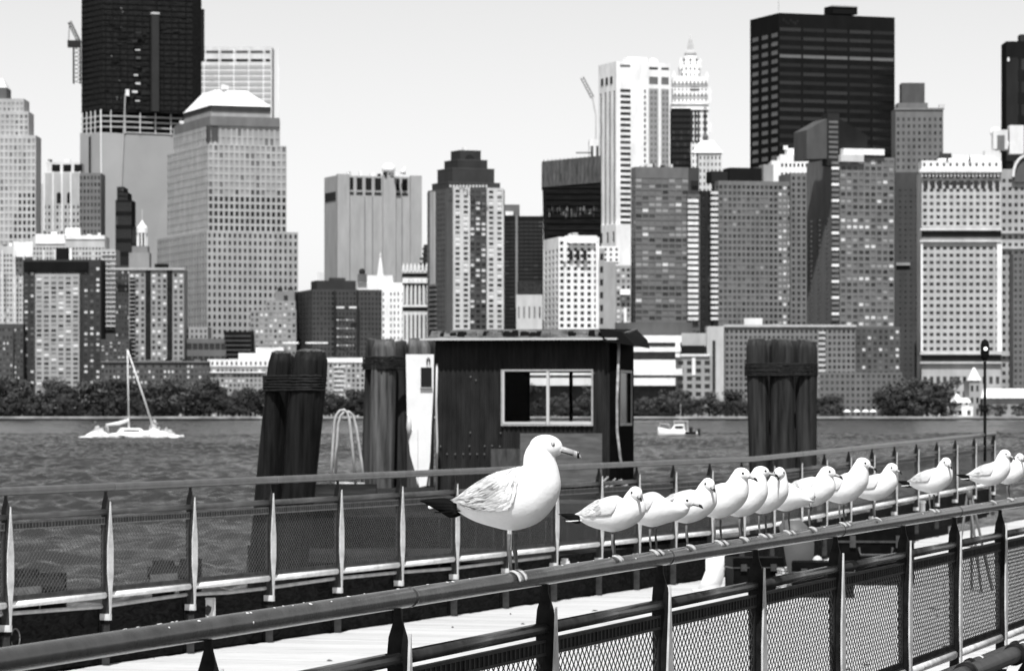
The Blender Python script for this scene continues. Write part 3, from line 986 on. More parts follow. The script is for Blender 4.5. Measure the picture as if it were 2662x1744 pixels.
# --- gothic spired tower
B = Bld('gothic_spire_tower', 'white gothic tower with ornate pointed spire', 1745, 2420, 0)
B.vol(1745, 1745, 1842, 268, None, 250, (11, 48, .36, .55, 'darkmid', 10))
B.vol(1750, 1750, 1840, 200, 270, 248, (9, 4, .34, .6, 'light', 8), dY=3)
B.vol(1768, 1768, 1822, 168, 202, 240, (5, 2, .4, .5, 'light', 4), dY=8)
sp = B.part('spire')
p = B.loc(1795, 170, 16)
def ring4(px, w, yy, dY=16):
    a = B.loc(px, yy, dY)
    w *= B.Y / F
    return [(a.x - w, a.y - w, a.z), (a.x + w, a.y - w, a.z), (a.x + w, a.y + w, a.z), (a.x - w, a.y + w, a.z)]
sp.loft([ring4(1795, 26, 172), ring4(1795, 14, 150), ring4(1795, 12, 142)], wall(225))
sp.loft([ring4(1795, 15, 143), ring4(1795, 15, 138), ring4(1795, 9, 130), ring4(1795, 7, 117)], wall(170))
sp.loft([ring4(1795, 6, 117), ring4(1795, 5, 105), ring4(1795, 1, 92)], wall(175))
for (px, yb_, yt_) in ((1752, 215, 185), (1838, 215, 186), (1770, 180, 150), (1821, 178, 152), (1846, 270, 225), (1846, 345, 318)):
    pn = B.part('pinnacle')
    a, b = B.loc(px, yb_, 5), B.loc(px, yt_, 5)
    pn.tube([a, a + (b - a) * .6, b], [1.1, .9, .08], wall(235), 6)
for px in (1779, 1795, 1811):
    plainbox(B, 'dormer', px - 3, px + 3, 152, 160, 120, 7, 2)
for y_ in (228, 198, 268, 283):
    plainbox(B, 'string_course', 1744, 1843, y_, y_ + 3, 255, -1, 1.4)
for px in (1796, 1805, 1813):
    plainbox(B, 'dark_window_strip', px, px + 5, 285, 370, 50, -.3, .5, G['d'])
plainbox(B, 'dark_window_strip', 1830, 1836, 280, 365, 90, -.3, .5, G['d']); plainbox(B, 'dark_window_strip', 1795, 1818, 226, 234, 60, 2.4, .8, G['d'])
B.done(); B.flush()
B = Bld('black_slab', 'small black glass slab in front of the gothic spire tower', 1746, 2390, 0)
B.vol(1746, 1746, 1796, 282, None, 40, (5, 50, .9, .6, 'black', 6))
B.done()
B = Bld('hipped_roof_tower', 'pale masonry tower with bright white hipped roof', 1800, 2350, 0)
B.vol(1816, 1816, 1876, 398, None, 190, (6, 40, .4, .5, 'mid', 4))
rf = B.part('roof')
a, b = B.loc(1799, 397, -1), B.loc(1879, 397, -1)
t0, t1 = B.loc(1822, 366, 5), B.loc(1853, 366, 5)
rf.hexa([(a.x, -1, a.z), (b.x, -1, a.z), (b.x, 15, a.z), (a.x, 15, a.z)], [(t0.x, 5, t0.z), (t1.x, 5, t0.z), (t1.x, 9, t0.z), (t0.x, 9, t0.z)], white_metal)
fn = B.part('lantern')
p = B.loc(1834, 366, 7)
fn.tube([p, p + Vector((0, 0, 2.5)), p + Vector((0, 0, 5)), p + Vector((0, 0, 21))], [1.6, 2.0, .3, .06], wall(110), 8)
B.done(); B.flush()

# --- brown banded block
B = Bld('brown_banded_block', 'dark brown glass block with light horizontal balcony bands', 1652, 2070, 12)
e = B.vol(1640, 1652, 1790, 434, None, 114, (8, 40, .86, .6, 'midlight', 26), (2, 40, .8, .5, 'mid', 26))
fixed = []
for q in B.win:
    r_ = floor_rand(q[0][2], B.Y)
    fixed.append(q[:4] + (('b' if r_ < .12 else 'p' if r_ < .30 else 'l' if r_ < .6 else 'm' if r_ < .8 else 'd'),) + q[5:])
B.win = fixed
for y_ in (455, 466, 477):
    plainbox(B, 'dark_louvre', 1656, 1787, y_, y_ + 6, 48, 1, .6)
for k in range(22):
    plainbox(B, 'balcony', 1789, 1817, 518 + k * 14.6, 526 + k * 14.6, 212 if k % 4 else 245, 2, 1.6)
B.vol(1788, 1788, 1820, 505, None, 110, (3, 38, .7, .6, 'midlight', 4), dY=4)
B.vol(1790, 1790, 1818, 436, 520, 84, None, None, dY=6); plainbox(B, 'dark_opening', 1797, 1815, 470, 484, 20, 5, 1, G['k'])
clutter(B, 1650, 1790, 434, 5, 12, (80, 200))
B.done(); B.flush()
B = Bld('brown_apartment_tower', 'wide grey-brown apartment tower with pale balcony stacks and dark louvred top', 1868, 2065, 12)
e = B.vol(1850, 1868, 2058, 470, None, 120, (16, 38, .68, .56, 'mid', 8), (2, 38, .6, .5, 'midlight', 8))
fixed = []
for q in B.win:
    r_ = floor_rand(q[0][2], B.Y)
    fr_ = (q[0][0] - e[0]) / (e[1] - e[0])
    if q[1] == 0 and .68 < fr_ < .80: k_ = 'd' if r_ < .8 else 'k'
    elif q[1] == 0 and fr_ >= .80: k_ = 'p' if r_ < .5 else 'b' if r_ < .7 else 'd'
    else: k_ = 'p' if r_ < .12 else 'l' if r_ < .32 else 'm' if r_ < .75 else 'd'
    fixed.append(q[:4] + (k_,) + q[5:])
B.win = fixed
B.vol(2056, 2056, 2097, 450, None, 118, (3, 40, .55, .58, 'dark', 6), dY=6)
plainbox(B, 'dark_louvre', 1896, 1985, 436, 472, 46, 6, 14); plainbox(B, 'dark_louvre', 1850, 1896, 445, 474, 60, 7, 12)
plainbox(B, 'penthouse', 1985, 2012, 428, 472, 150, 8, 10)
for k in range(24):
    plainbox(B, 'balcony', 1849, 1868, 498 + k * 14.2, 505 + k * 14.2, 205, -1.5, 1.8)
B.vol(1822, 1822, 1852, 496, None, 62, (2, 22, .5, .6, 'dark', 2), dY=9)
B.done(); B.flush()

# --- black office slab
B = Bld('black_office_slab', 'huge black steel office slab with long horizontal window bands', 2025, 2450, 20)
e = B.vol(1950, 2025, 2326, 34, None, 40, (5, 44, .93, .42, 'black', 30), (3, 44, .72, .5, 'mid', 44))
fixed = []
for q in B.win:
    zz = q[0][2]
    if q[1] == 0:
        k_ = 'd' if rnd.random() < .5 else 'k'
        if abs(zz - B.z(153)) < 2.2 or (abs(zz - B.z(135)) < 2.2 and q[0][0] < e[0] + (e[1] - e[0]) * .7): k_ = 'l'
    else:
        k_ = rnd.choice('dddm')
    fixed.append(q[:4] + (k_,) + q[5:])
B.win = fixed
plainbox(B, 'penthouse', 2165, 2240, 15, 36, 36, 26, 14); plainbox(B, 'roof_rail', 2163, 2242, 14, 17, 160, 25, 1)
ms = B.part('mast')
p = B.loc(2024, 30, 6)
ms.tube([p, p + Vector((0, 0, 7))], .15, wall(120), 5)
sg = B.part('faded_sign')                                 # a weathered emblem near the roof
for k in range(7):
    p = B.loc(2032 + k * 7, 52 + (k % 3) * 4, 3)
    sg.box(p.x, p.x + 1.2, e[2] - .12, e[2] + .1, p.z - 1.5, p.z + rnd.uniform(-.6, .8), wall(58))
B.done(); B.flush()
B = Bld('white_setback_block', 'white masonry block with small dark windows at the foot of the black slab', 2005, 2220, 0)
B.vol(2028, 2028, 2102, 402, None, 238, (7, 28, .5, .4, 'dark', 16))
B.vol(2005, 2005, 2030, 418, None, 225, (2, 2, .4, .3, 'dark', 6), dY=3)
B.vol(2048, 2048, 2102, 386, 404, 240, None, None, dY=5)
clutter(B, 2035, 2095, 386, 6, 8, (60, 230, 240))
B.done(); B.flush()

# --- pointed tower
B = Bld('pointed_apartment_tower', 'grey apartment tower with pointed asymmetric glass top', 2184, 2075, 15)
e = B.vol(2097, 2184, 2325, 408, None, 122, (9, 40, .7, .56, 'bal', 4), (4, 40, .4, .4, 'mid', 150))
fixed = []
for q in B.win:
    r_ = floor_rand(q[0][2], B.Y)
    if q[1] == 0: k_ = 'b' if r_ < .2 else 'p' if r_ < .34 else 'l' if r_ < .5 else 'm' if r_ < .72 else 'd'
    else: k_ = 'm'
    fixed.append(q[:4] + (k_,) + q[5:])
B.win = fixed
pk = B.part('pointed_top')
a, b, c_ = B.loc(2097, 335, 8), B.loc(2150, 306, 2), B.loc(2255, 352, 9)
zb_ = B.z(412)
pk.hexa([(a.x, a.y, zb_), (b.x, b.y, zb_), (b.x, b.y + 22, zb_), (a.x, a.y + 22, zb_)], [(a.x, a.y, B.z(336)), (b.x, b.y, B.z(308)), (b.x, b.y + 22, B.z(308)), (a.x, a.y + 22, B.z(336))], wall(96))
pk.hexa([(b.x + 7, b.y + .6, zb_), (c_.x, c_.y, zb_), (c_.x, c_.y + 18, zb_), (b.x + 7, b.y + 22, zb_)], [(b.x + 7, b.y + .6, B.z(306)), (c_.x, c_.y, B.z(350)), (c_.x, c_.y + 18, B.z(350)), (b.x + 7, b.y + 22, B.z(306))], wall(52))
q = B.part('stair_bay')
q.box(b.x, b.x + 7, b.y - .8, b.y + 8, B.z(430), B.z(294), wall(66))
for k in range(8):
    w_ = B.part('stair_window')
    w_.box(b.x + .8, b.x + 6.2, b.y - 1.0, b.y - .5, B.z(320 + k * 13), B.z(314 + k * 13), G['l'])
plainbox(B, 'bright_roof', 2194, 2310, 386, 402, 232, -1.5, 14)
plainbox(B, 'bright_roof', 2186, 2252, 402, 420, 190, -2.5, 4)
for k in range(30):
    plainbox(B, 'bay_strip', 2163, 2183, 420 + k * 14, 427 + k * 14, (235 if k % 3 == 1 else 120), -1.2, 1.2)
B.done(); B.flush()

B = Bld('water_tank_brick_tower', 'tall grey brick tower with square tank house on its roof', 2328, 2270, 0)
B.vol(2328, 2328, 2452, 282, None, 118, (9, 44, .48, .5, 'mid', 20))
plainbox(B, 'tank_house', 2344, 2404, 216, 284, 96, 6, 14); plainbox(B, 'tank_house', 2334, 2412, 268, 284, 116, 5, 16)
plainbox(B, 'cornice', 2326, 2454, 281, 286, 128, -.6, 1.5)
clutter(B, 2330, 2450, 282, 4, 8, (80, 190))
B.done(); B.flush()
B = Bld('blank_wall_tower', 'plain grey windowless party wall of a tower beside the ornate block', 2326, 2140, 0)
B.vol(2326, 2326, 2396, 448, None, 90, (4, 38, .3, .3, 'mid', 40, 40, .1))
plainbox(B, 'wall_bracket', 2330, 2366, 683, 690, 150, -1.5, 2)
B.done(); B.flush()
B = Bld('far_dark_tower', 'dark tower rising behind the ornate block roofs', 2616, 2400, 0)
B.vol(2616, 2616, 2760, 108, None, 46, (4, 16, .8, .5, 'black', 30))
plainbox(B, 'penthouse', 2652, 2720, 90, 110, 70, 6, 12); plainbox(B, 'grey_flank', 2616, 2646, 150, 420, 60, -.6, 1)
plainbox(B, 'lit_vent', 2619, 2624, 150, 160, 240, -1.4, 1)
B.done(); B.flush()

# --- ornate wide block at the right
B = Bld('ornate_stone_block', 'pale ornate stone office block with deep cornices and rows of paired windows', 2396, 2060, 0)
e = B.vol(2396, 2396, 2602, 628, 916, 168, (12, 15, .6, .46, 'dark', 8))
B.vol(2396, 2396, 2602, 448, 590, 176, (12, 8, .56, .5, 'darkmid', 4), dY=.5)
B.vol(2396, 2396, 2602, 955, None, 168, (12, 3, .56, .5, 'darkmid', 14))
B.vol(2396, 2396, 2602, 588, 630, 178, None, None, dY=.8); B.vol(2396, 2396, 2602, 914, 957, 175, None, None, dY=.8)
for y_, t in ((594, 200), (624, 190), (916, 200), (940, 180)):
    plainbox(B, 'cornice', 2392, 2604, y_, y_ + 5, t, -1.8, 2.6)
for y_ in (602, 924):
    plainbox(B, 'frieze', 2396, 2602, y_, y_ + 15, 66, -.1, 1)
for k in range(11):
    plainbox(B, 'arch_window', 2401 + k * 18.6, 2412 + k * 18.6, 470, 490, 40, .2, 1, G['d'])
plainbox(B, 'top_cornice', 2390, 2604, 440, 448, 225, -2.5, 4); plainbox(B, 'attic', 2396, 2604, 418, 441, 228, 0, 16)
for k in range(22):
    plainbox(B, 'bracket', 2396 + k * 9.4, 2399.5 + k * 9.4, 449, 460, 200, -1.6, 2)
for k in range(12):
    plainbox(B, 'dentil', 2400 + k * 17, 2406 + k * 17, 424, 432, 90, -.3, .6)
B.vol(2602, 2602, 2760, 440, None, 158, (10, 30, .55, .48, 'dark', 20), dY=1.5)
for y_ in (600, 640, 918):
    plainbox(B, 'cornice', 2602, 2760, y_, y_ + 7, 165, -.4, 2)
for px in (2394, 2592):
    plainbox(B, 'quoin_strip', px, px + (5 if px < 2500 else 13), 628, 914, 240, -1.0, 1.4)
gb = B.part('gable_arch')
p = B.loc(2668, 460, -1)
pts_o = [(7.5 * math.cos(a_ * math.pi / 10), 12 * math.sin(a_ * math.pi / 10)) for a_ in range(11)]
for i in range(10):
    (x1, z1), (x2, z2) = pts_o[i], pts_o[i + 1]
    gb.beam((p.x + x1, p.y, p.z + z1), (p.x + x2, p.y, p.z + z2), 2.4, 1.3, wall(215))
gb.box(p.x - 7, p.x + 7, p.y + .3, p.y + 2, p.z - 3, p.z + 9, wall(100))
for (xa, xb, ya, yb_, t) in ((2582, 2620, 338, 388, 205), (2592, 2612, 352, 392, 120), (2625, 2662, 326, 400, 215), (2560, 2600, 392, 420, 200), (2440, 2480, 412, 422, 235), (2480, 2580, 405, 422, 240), (2596, 2604, 380, 396, 40)):
    plainbox(B, 'roof_house', xa, xb, ya, yb_, t, 4 + rnd.uniform(0, 3), 8)
for k in range(3):
    bl = B.part('roof_tank', True)
    p = B.loc(2588 + k * 26, 345 + (k % 2) * 34, 12)
    bl.ball(p, 3.2, 3.2, 3.0, wall(232), 10, 8)
for px in (2462, 2520):
    st_ = B.part('roof_statue')
    p = B.loc(px, 418, 0)
    st_.tube([p, p + Vector((.3, 0, 1.4)), p + Vector((-.2, 0, 2.8))], [.9, .6, .2], wall(90), 6)
dk = B.part('dark_roof')
a, b = B.loc(2430, 432, 22), B.loc(2475, 398, 22)
dk.hexa([(a.x, a.y, a.z), (b.x, a.y, a.z), (b.x, a.y + 10, a.z), (a.x, a.y + 10, a.z)], [(a.x + 4, a.y + 3, b.z), (b.x, a.y + 3, b.z), (b.x, a.y + 8, b.z), (a.x + 4, a.y + 8, b.z)], wall(66))
B.done(); B.flush()
B = Bld('grey_grid_block', 'grey office block with an even dark grid adjoining the ornate block', 2640, 2045, 0)
B.vol(2634, 2634, 2760, 660, None, 112, (10, 26, .55, .5, 'mid', 6))
B.done()

# --- white blocks in front of the netted tower
B = Bld('white_fin_block', 'white apartment block with tall white fins before the netted dark tower', 1445, 2050, 12)
e = B.vol(1414, 1452, 1558, 616, None, 232, (6, 28, .55, .58, 'dark', 8), (4, 28, .6, .6, 'dark', 28))
plainbox(B, 'roof_slab', 1478, 1556, 612, 632, 250, -1.0, 10)
for k in range(3):
    plainbox(B, 'tall_window', 1480 + k * 18, 1490 + k * 18, 650, 676, 25, -.3, 1, G['k'])
plainbox(B, 'white_fin', 1465, 1471, 632, 680, 250, -1.2, 1.4); plainbox(B, 'white_fin', 1550, 1556, 632, 855, 250, -1.2, 1.4)
clutter(B, 1465, 1515, 616, 4, 8, (90, 150, 180))
B.vol(1556, 1556, 1572, 645, None, 150, (1, 13, .6, .5, 'dark', 6), dY=5)
B.done(); B.flush()
B = Bld('blank_grey_slab', 'narrow blank grey slab against the white finned block', 1568, 2055, 0)
B.vol(1568, 1568, 1601, 680, None, 150, None)
B.vol(1601, 1601, 1640, 690, None, 150, (3, 26, .6, .55, 'reslit', 4), dY=3)
B.vol(1552, 1552, 1610, 640, 682, 225, (4, 3, .45, .5, 'dark', 2), dY=5)
plainbox(B, 'white_roof', 1612, 1638, 752, 766, 245, -1, 6); plainbox(B, 'white_flue', 1622, 1629, 800, 860, 245, -1, 2)
B.done(); B.flush()
B = Bld('pale_church_block', 'small pale weathered stone block between apartment towers', 1340, 2048, 0)
B.vol(1342, 1342, 1410, 766, None, 178, (5, 5, .3, .5, 'light', 16))
plainbox(B, 'dark_treetops', 1345, 1408, 733, 764, 52, 14, 6, mat('roof_garden_leaves', .03, .9, .1, var=.7, scale=.8))
B.done(); B.flush()
B = Bld('grey_link_block', 'grey low slab linking brown apartment towers', 1640, 2045, 0)
B.vol(1600, 1600, 1800, 838, None, 96, None)
B.done()

# --- white banded riverside museum and long low block
B = Bld('white_banded_hall', 'low white riverside hall with deep horizontal bands', 1655, 2026, 0)
for xa, xb, ya, yb_, dY in ((1640, 1772, 872, 890, 0), (1640, 1770, 902, 914, -1.5), (1640, 1756, 935, 958, -3), (1360, 1774, 958, 975, -4), (1360, 1756, 982, 1002, -5)):
    plainbox(B, 'white_band', xa, xb, ya, yb_, 250, dY, 18)
plainbox(B, 'dark_glazing', 1640, 1756, 888, 956, 58, 1, 14, mat('hall_glazing', .05, .3, .5, var=.4, scale=.2))
plainbox(B, 'end_wall', 1756, 1768, 872, 928, 240, -.8, 12)
plainbox(B, 'dark_glazing', 1362, 1754, 957, 1075, 58, 1, 14, mat('hall_glazing', .05))
B.flush()
B = Bld('grey_notched_block', 'pale grey block with dark window rows and one tall slot', 1768, 2030, 0)
e = B.vol(1756, 1756, 1852, 925, None, 150, (4, 7, .6, .56, 'dark', 8, 10, .02))
B.vol(1838, 1838, 1882, 848, None, 172, None, None, dY=2)
plainbox(B, 'tall_slot', 1852, 1860, 885, 1015, 45, 1.4, 1, G['d'])
plainbox(B, 'dark_terrace', 1769, 1832, 898, 924, 48, 2, 8); plainbox(B, 'ledge', 1765, 1845, 920, 926, 215, -1, 2)
plainbox(B, 'pale_top', 1772, 1838, 866, 900, 170, 9, 8); plainbox(B, 'white_strip', 1799, 1808, 930, 975, 245, -.6, 1)
B.done(); B.flush()
B = Bld('long_low_block', 'long low grey apartment block with even window rows behind the pilings', 1884, 2034, 0)
B.vol(1884, 1884, 2224, 850, None, 126, (28, 15, .62, .56, 'darkmid', 4))
B.vol(2224, 2224, 2340, 850, None, 100, (8, 15, .55, .55, 'res', 4), dY=6)
B.vol(2130, 2130, 2345, 968, None, 116, (16, 7, .55, .5, 'mid', 2), dY=-3)
plainbox(B, 'roof_ledge', 1882, 2226, 844, 850, 170, -1, 3)
for k in range(11):
    plainbox(B, 'balcony', 2128, 2146, 862 + k * 14, 868 + k * 14, 180, -1.4, 1.5)
plainbox(B, 'roof_hut', 1935, 1982, 827, 846, 205, 5, 6)
clutter(B, 1890, 2200, 848, 8, 8, (60, 150, 200))
B.done(); B.flush()

# --- pier house with clock tower
B = Bld('pier_house', 'white waterfront pier house with bright roofs and small pointed tower', 2465, 2002, 0, base=1.0)
wr = mat('pier_roof_white', .85, .6, .3)
B.vol(2462, 2462, 2530, 1056, None, 225, (3, 1, .4, .6, 'mid', 6, 4)); B.vol(2474, 2474, 2520, 1036, 1058, 225, (3, 1, .5, .5, 'mid'), dY=2)
B.vol(2555, 2555, 2760, 1036, None, 150, (12, 1, .5, .4, 'mid', 12, 16), dY=4); B.vol(2520, 2520, 2548, 990, None, 150, (2, 3, .5, .5, 'mid', 4), dY=6)
def hip(px0, px1, yb_, yt_, dY, dp, inset, m=wr):
    r_ = B.part('roof')
    a, b = B.loc(px0, yb_, dY), B.loc(px1, yt_, dY)
    i = inset
    r_.hexa([(a.x, a.y, a.z), (b.x, a.y, a.z), (b.x, a.y + dp, a.z), (a.x, a.y + dp, a.z)], [(a.x + i, a.y + dp * .4, b.z), (b.x - i, a.y + dp * .4, b.z), (b.x - i, a.y + dp * .6, b.z), (a.x + i, a.y + dp * .6, b.z)], m)
hip(2551, 2765, 1034, 1010, 2, 16, 2)
hip(2517, 2551, 988, 955, 5, 8, 3.2)
hip(2470, 2525, 1046, 1034, .5, 8, 1.5)
dm = B.part('dome', True)
dm.ball(B.loc(2484, 1034, 5), 2.6, 2.6, 2.4, wr, 12, 8)
B.done(); B.flush()

# four parasols and strollers on the esplanade
for k, px in enumerate((2202, 2228, 2250, 2270)):
    u = thing('parasol', 'white parasol on the far esplanade', 'parasol', (P(px, 0, 2001).x, 2001 + (k % 2), LAND_Z), 0, 'white parasols on the far esplanade')
    mb = MB(); mb.tube([(0, 0, 0), (0, 0, 3.9)], .06, wall(90), 6); mb.build('pole', u)
    mb = MB(); mb.tube([(0, 0, 3.0), (0, 0, 3.1), (0, 0, 4.0), (0, 0, 4.4)], [2.2, 2.2, 1.0, .1], white_metal, 8); mb.build('canopy', u)

# ------------------------------------------------------------------ trees on the far shore
leafm = [mat('foliage_%d' % i, v, .8, .15, lo=v * .35, hi=v * 2.1, scale=.45) for i, v in enumerate((.036, .050, .064))]
bark = mat('bark', .035, .9, .1)
def crown_mesh(seed, i):
    r = random.Random(seed)
    mb = MB()
    cl = []
    for k in range(20):
        a, e_ = r.uniform(0, 6.28), r.uniform(-.85, 1)
        rad = r.uniform(.35, .8)
        cl.append((Vector((math.cos(a) * rad * 5.2, math.sin(a) * rad * 5.2, 6.6 + e_ * 5.6 * math.sqrt(max(.05, 1 - rad * rad * .7)))), r.uniform(1.7, 2.9)))
    for c, rr in cl:
        for q in range(75):
            d = Vector((r.gauss(0, 1), r.gauss(0, 1), r.gauss(0, 1))).normalized() * rr * r.uniform(.55, 1.08)
            p = c + Vector((d.x, d.y, d.z * .8))
            n = (d.normalized() + Vector((r.uniform(-.7, .7), r.uniform(-.7, .7), r.uniform(-.4, .9)))).normalized()
            u = n.orthogonal().normalized() * r.uniform(.25, .5)
            v = n.cross(u).normalized() * r.uniform(.25, .5)
            mb.add([p - u, p + v * .7, p + u, p - v], [(0, 1, 2, 3)], leafm[i])
    return mb.mesh('crown')
CROWNS = [crown_mesh(40 + k, k % 3) for k in range(6)]
mb = MB()
mb.tube([(0, 0, 0), (.15, 0, 3), (0, .1, 7), (.1, 0, 11)], [.45, .36, .25, .08], bark, 7)
for k in range(5):
    a = k * 1.3
    mb.tube([(0, 0, 4 + k * .8), (math.cos(a) * 1.7, math.sin(a) * 1.7, 6.5 + k * .8), (math.cos(a) * 3.2, math.sin(a) * 3.2, 8.6 + k * .7)], [.2, .14, .05], bark, 5)
TRUNK = mb.mesh('trunk')
def tree(px, top, Y, wide, label, group='trees along the far shore'):
    h = (1090 - top) * Y / F
    t = thing('shore_tree', label, 'tree', (P(px, 0, Y).x, Y, LAND_Z), rnd.uniform(0, 6.28), group)
    s = h / 13.2
    t.scale = (s * wide, s * wide, s)
    link('trunk', TRUNK, t)
    link('crown', rnd.choice(CROWNS), t)
rows = [(-40, 95, 29, 996, 'leafy dark shore tree before the low brick block with small windows'),
        (110, 215, 29, 1006, 'leafy dark shore tree before the light centre bay of the brick tower'),
        (245, 420, 29, 1000, 'leafy dark shore tree before the low row under the cupola tower'),
        (420, 560, 29, 992, 'taller leafy shore tree before the podium with dark bands'),
        (570, 700, 29, 1002, 'leafy dark shore tree before the block with white upper storey'),
        (845, 960, 24, 1020, 'leafy dark tree before the white riverside block with balconies'),
        (1370, 1600, 24, 1022, 'leafy dark shore tree glimpsed through the hut window'),
        (1655, 1760, 24, 1024, 'leafy dark shore tree before the white banded hall'),
        (1765, 1960, 24, 1026, 'leafy dark shore tree before the grey notched block and long low block'),
        (2120, 2190, 26, 1040, 'low dark tree behind the esplanade by the parasols'),
        (2290, 2480, 24, 1002, 'dense rounded dark tree between the parasols and the pier house')]
for x0, x1, st, top, lab in rows:
    x = x0
    while x < x1:
        for rr in range(2):
            tree(x + rnd.uniform(-8, 8) + rr * 12, top + rnd.uniform(-24, 34) + rr * 22, 2012 - rr * 8 + rnd.uniform(-2, 2), rnd.uniform(.95, 1.35), lab, lab + ' group')
        x += st
for px in (2390, 2560, 2600, 2650):
    tree(px, 1052 + rnd.uniform(-8, 8), 1998, 1.3, 'low round shrub tree around the pier house', 'low trees around the pier house')

print('WINDOWS', NWIN)
# ------------------------------------------------------------------ foreground: deck, railings
RAIL_Z = 5.75
DECK_Z = 4.50
def near(px, off=0.0, z=RAIL_Z):
    Y = 5225.0 / (655.0 - 0.1555 * px)
    p = Vector(((px - 1331.0) / F * Y, Y, z))
    return p + Vector((0.957, -0.290, 0)) * off
def far(px, off=0.0, dz=0.0):
    if px <= 1960:
        Y = 5225.0 / (216.0 - 0.0434 * px)
        z = RAIL_Z
    else:
        f = (px - 1960.0) / (2580.0 - 1960.0)
        y0, y1 = 39.9, 56.0
        Y = 1.0 / ((1 - f) / y0 + f / y1)
        z = H - ((131.0 + (66.0 - 131.0) * f)) / F * Y
    p = Vector(((px - 1331.0) / F * Y, Y, z + dz))
    return p + Vector((0.94, -0.34, 0)) * off

steel = mat('gloss_rail', .05, .20, .22, var=.45, scale=7, stretch=(1, 1, 1), metal=0.0, bump=.0006, bscale=120)
steel_dark = mat('painted_post', .014, .5, .4, var=.5, scale=14, bump=.0006, bscale=90)
steel_pale = mat('pale_galvanised', .6, .5, .4, var=.3, scale=10, bump=.0005, bscale=90)
mesh_m = mat('expanded_metal', .045, .5, .4, var=.3, scale=20)
mesh_p = mat('expanded_metal_pale', .11, .5, .4, var=.3, scale=20)
black = mat('black_rubber', .008, .6, .3)

def expanded(m, length, h, cols, rows, w, dep, solid):
    """expanded-metal sheet: a zigzag strand per column, so that neighbours touch and leave diamond openings"""
    mb = MB()
    cw, rh = length / cols, h / rows
    for i in range(cols + 1):
        for j in range(rows * 2):
            s = 1 if (i + j) % 2 else -1
            s2 = -s
            x0, x1 = i * cw + s * cw * .42, i * cw + s2 * cw * .42
            z0, z1 = j * rh / 2, (j + 1) * rh / 2
            x0, x1 = min(max(x0, 0), length), min(max(x1, 0), length)
            hw = w / 2
            mb.add([(x0 - hw, -dep / 2, z0), (x0 + hw, -dep / 2, z0), (x0 + hw, dep / 2, z0 ), (x1 - hw, -dep / 2, z1), (x1 + hw, -dep / 2, z1), (x1 + hw, dep / 2, z1)],
                   [(0, 1, 4, 3), (1, 2, 5, 4), (2, 0, 3, 5)], m)
    return mb.mesh('mesh_panel')

PL = 1.40
PANEL_N = expanded(mesh_m, PL, .50, 54, 12, .0040, .0044, False)
PANEL_F = expanded(mesh_p, PL, .50, 54, 12, .0036, .0038, False)
def frame_mesh(m, md):
    """edge frame of a mesh panel: flat top band with a row of square punchings, side flats, toothed bottom flat"""
    mb = MB()
    mb.box(0, PL, -.006, .006, .475, .515, md)
    for z in (.470, .513):
        mb.box(0, PL, -.011, .011, z, z + .010, m)
    n = 30
    for i in range(n + 1):
        x = (PL - .012) * i / n
        mb.box(x, x + .012, -.009, .009, .478, .512, m)
    mb.box(0, .030, -.008, .008, 0, .469, md); mb.box(PL - .030, PL, -.008, .008, 0, .469, md)
    mb.box(.030, PL - .030, -.007, .007, .008, .034, md)
    for i in range(46):
        x = PL * (i + .5) / 46
        mb.box(x - .005, x + .005, -.010, .010, -.002, .0075, m)
    return mb.mesh('panel_frame')
FRAME_N = frame_mesh(mat('panel_frame_dark', .03, .5, .4, var=.5, scale=12), mat('panel_flat_dark', .02, .6, .3, var=.5, scale=12))
FRAME_F = frame_mesh(mat('panel_frame_pale', .12, .5, .4, var=.3, scale=12), mat('panel_flat_grey', .05, .6, .3, var=.4, scale=12))

def post_mesh(face, edge):
    """flat bottle-shaped stanchion across the rail line with a tapered stiffener along it; origin at the rail centre"""
    mb = MB()
    prof = [(-.026, .009), (-.055, .011), (-.08, .018), (-.11, .0275), (-.16, .032), (-.22, .031), (-.45, .027), (-.75, .024), (-.90, .028), (-1.245, .028)]
    b = [(w, -.006, z) for z, w in prof] + [(-w, -.006, z) for z, w in reversed(prof)]
    t = [(w, .006, z) for z, w in prof] + [(-w, .006, z) for z, w in reversed(prof)]
    mb.hexa(b, t, face)
    prof = [(-.10, .002), (-.20, .012), (-.42, .042), (-.60, .042), (-.74, .020), (-.90, .006)]
    for sx in (1,):
        b = [(.032 + .0, -w, z) for z, w in prof] + [(.032, w, z) for z, w in reversed(prof)]
        t = [(.040, -w, z) for z, w in prof] + [(.040, w, z) for z, w in reversed(prof)]
        mb.hexa(b, t, edge)
    return mb.mesh('post')
POST_N = post_mesh(steel_dark, steel_pale)
POST_F = post_mesh(mat('far_post_grey', .04, .5, .4, var=.4, scale=12), steel_pale)

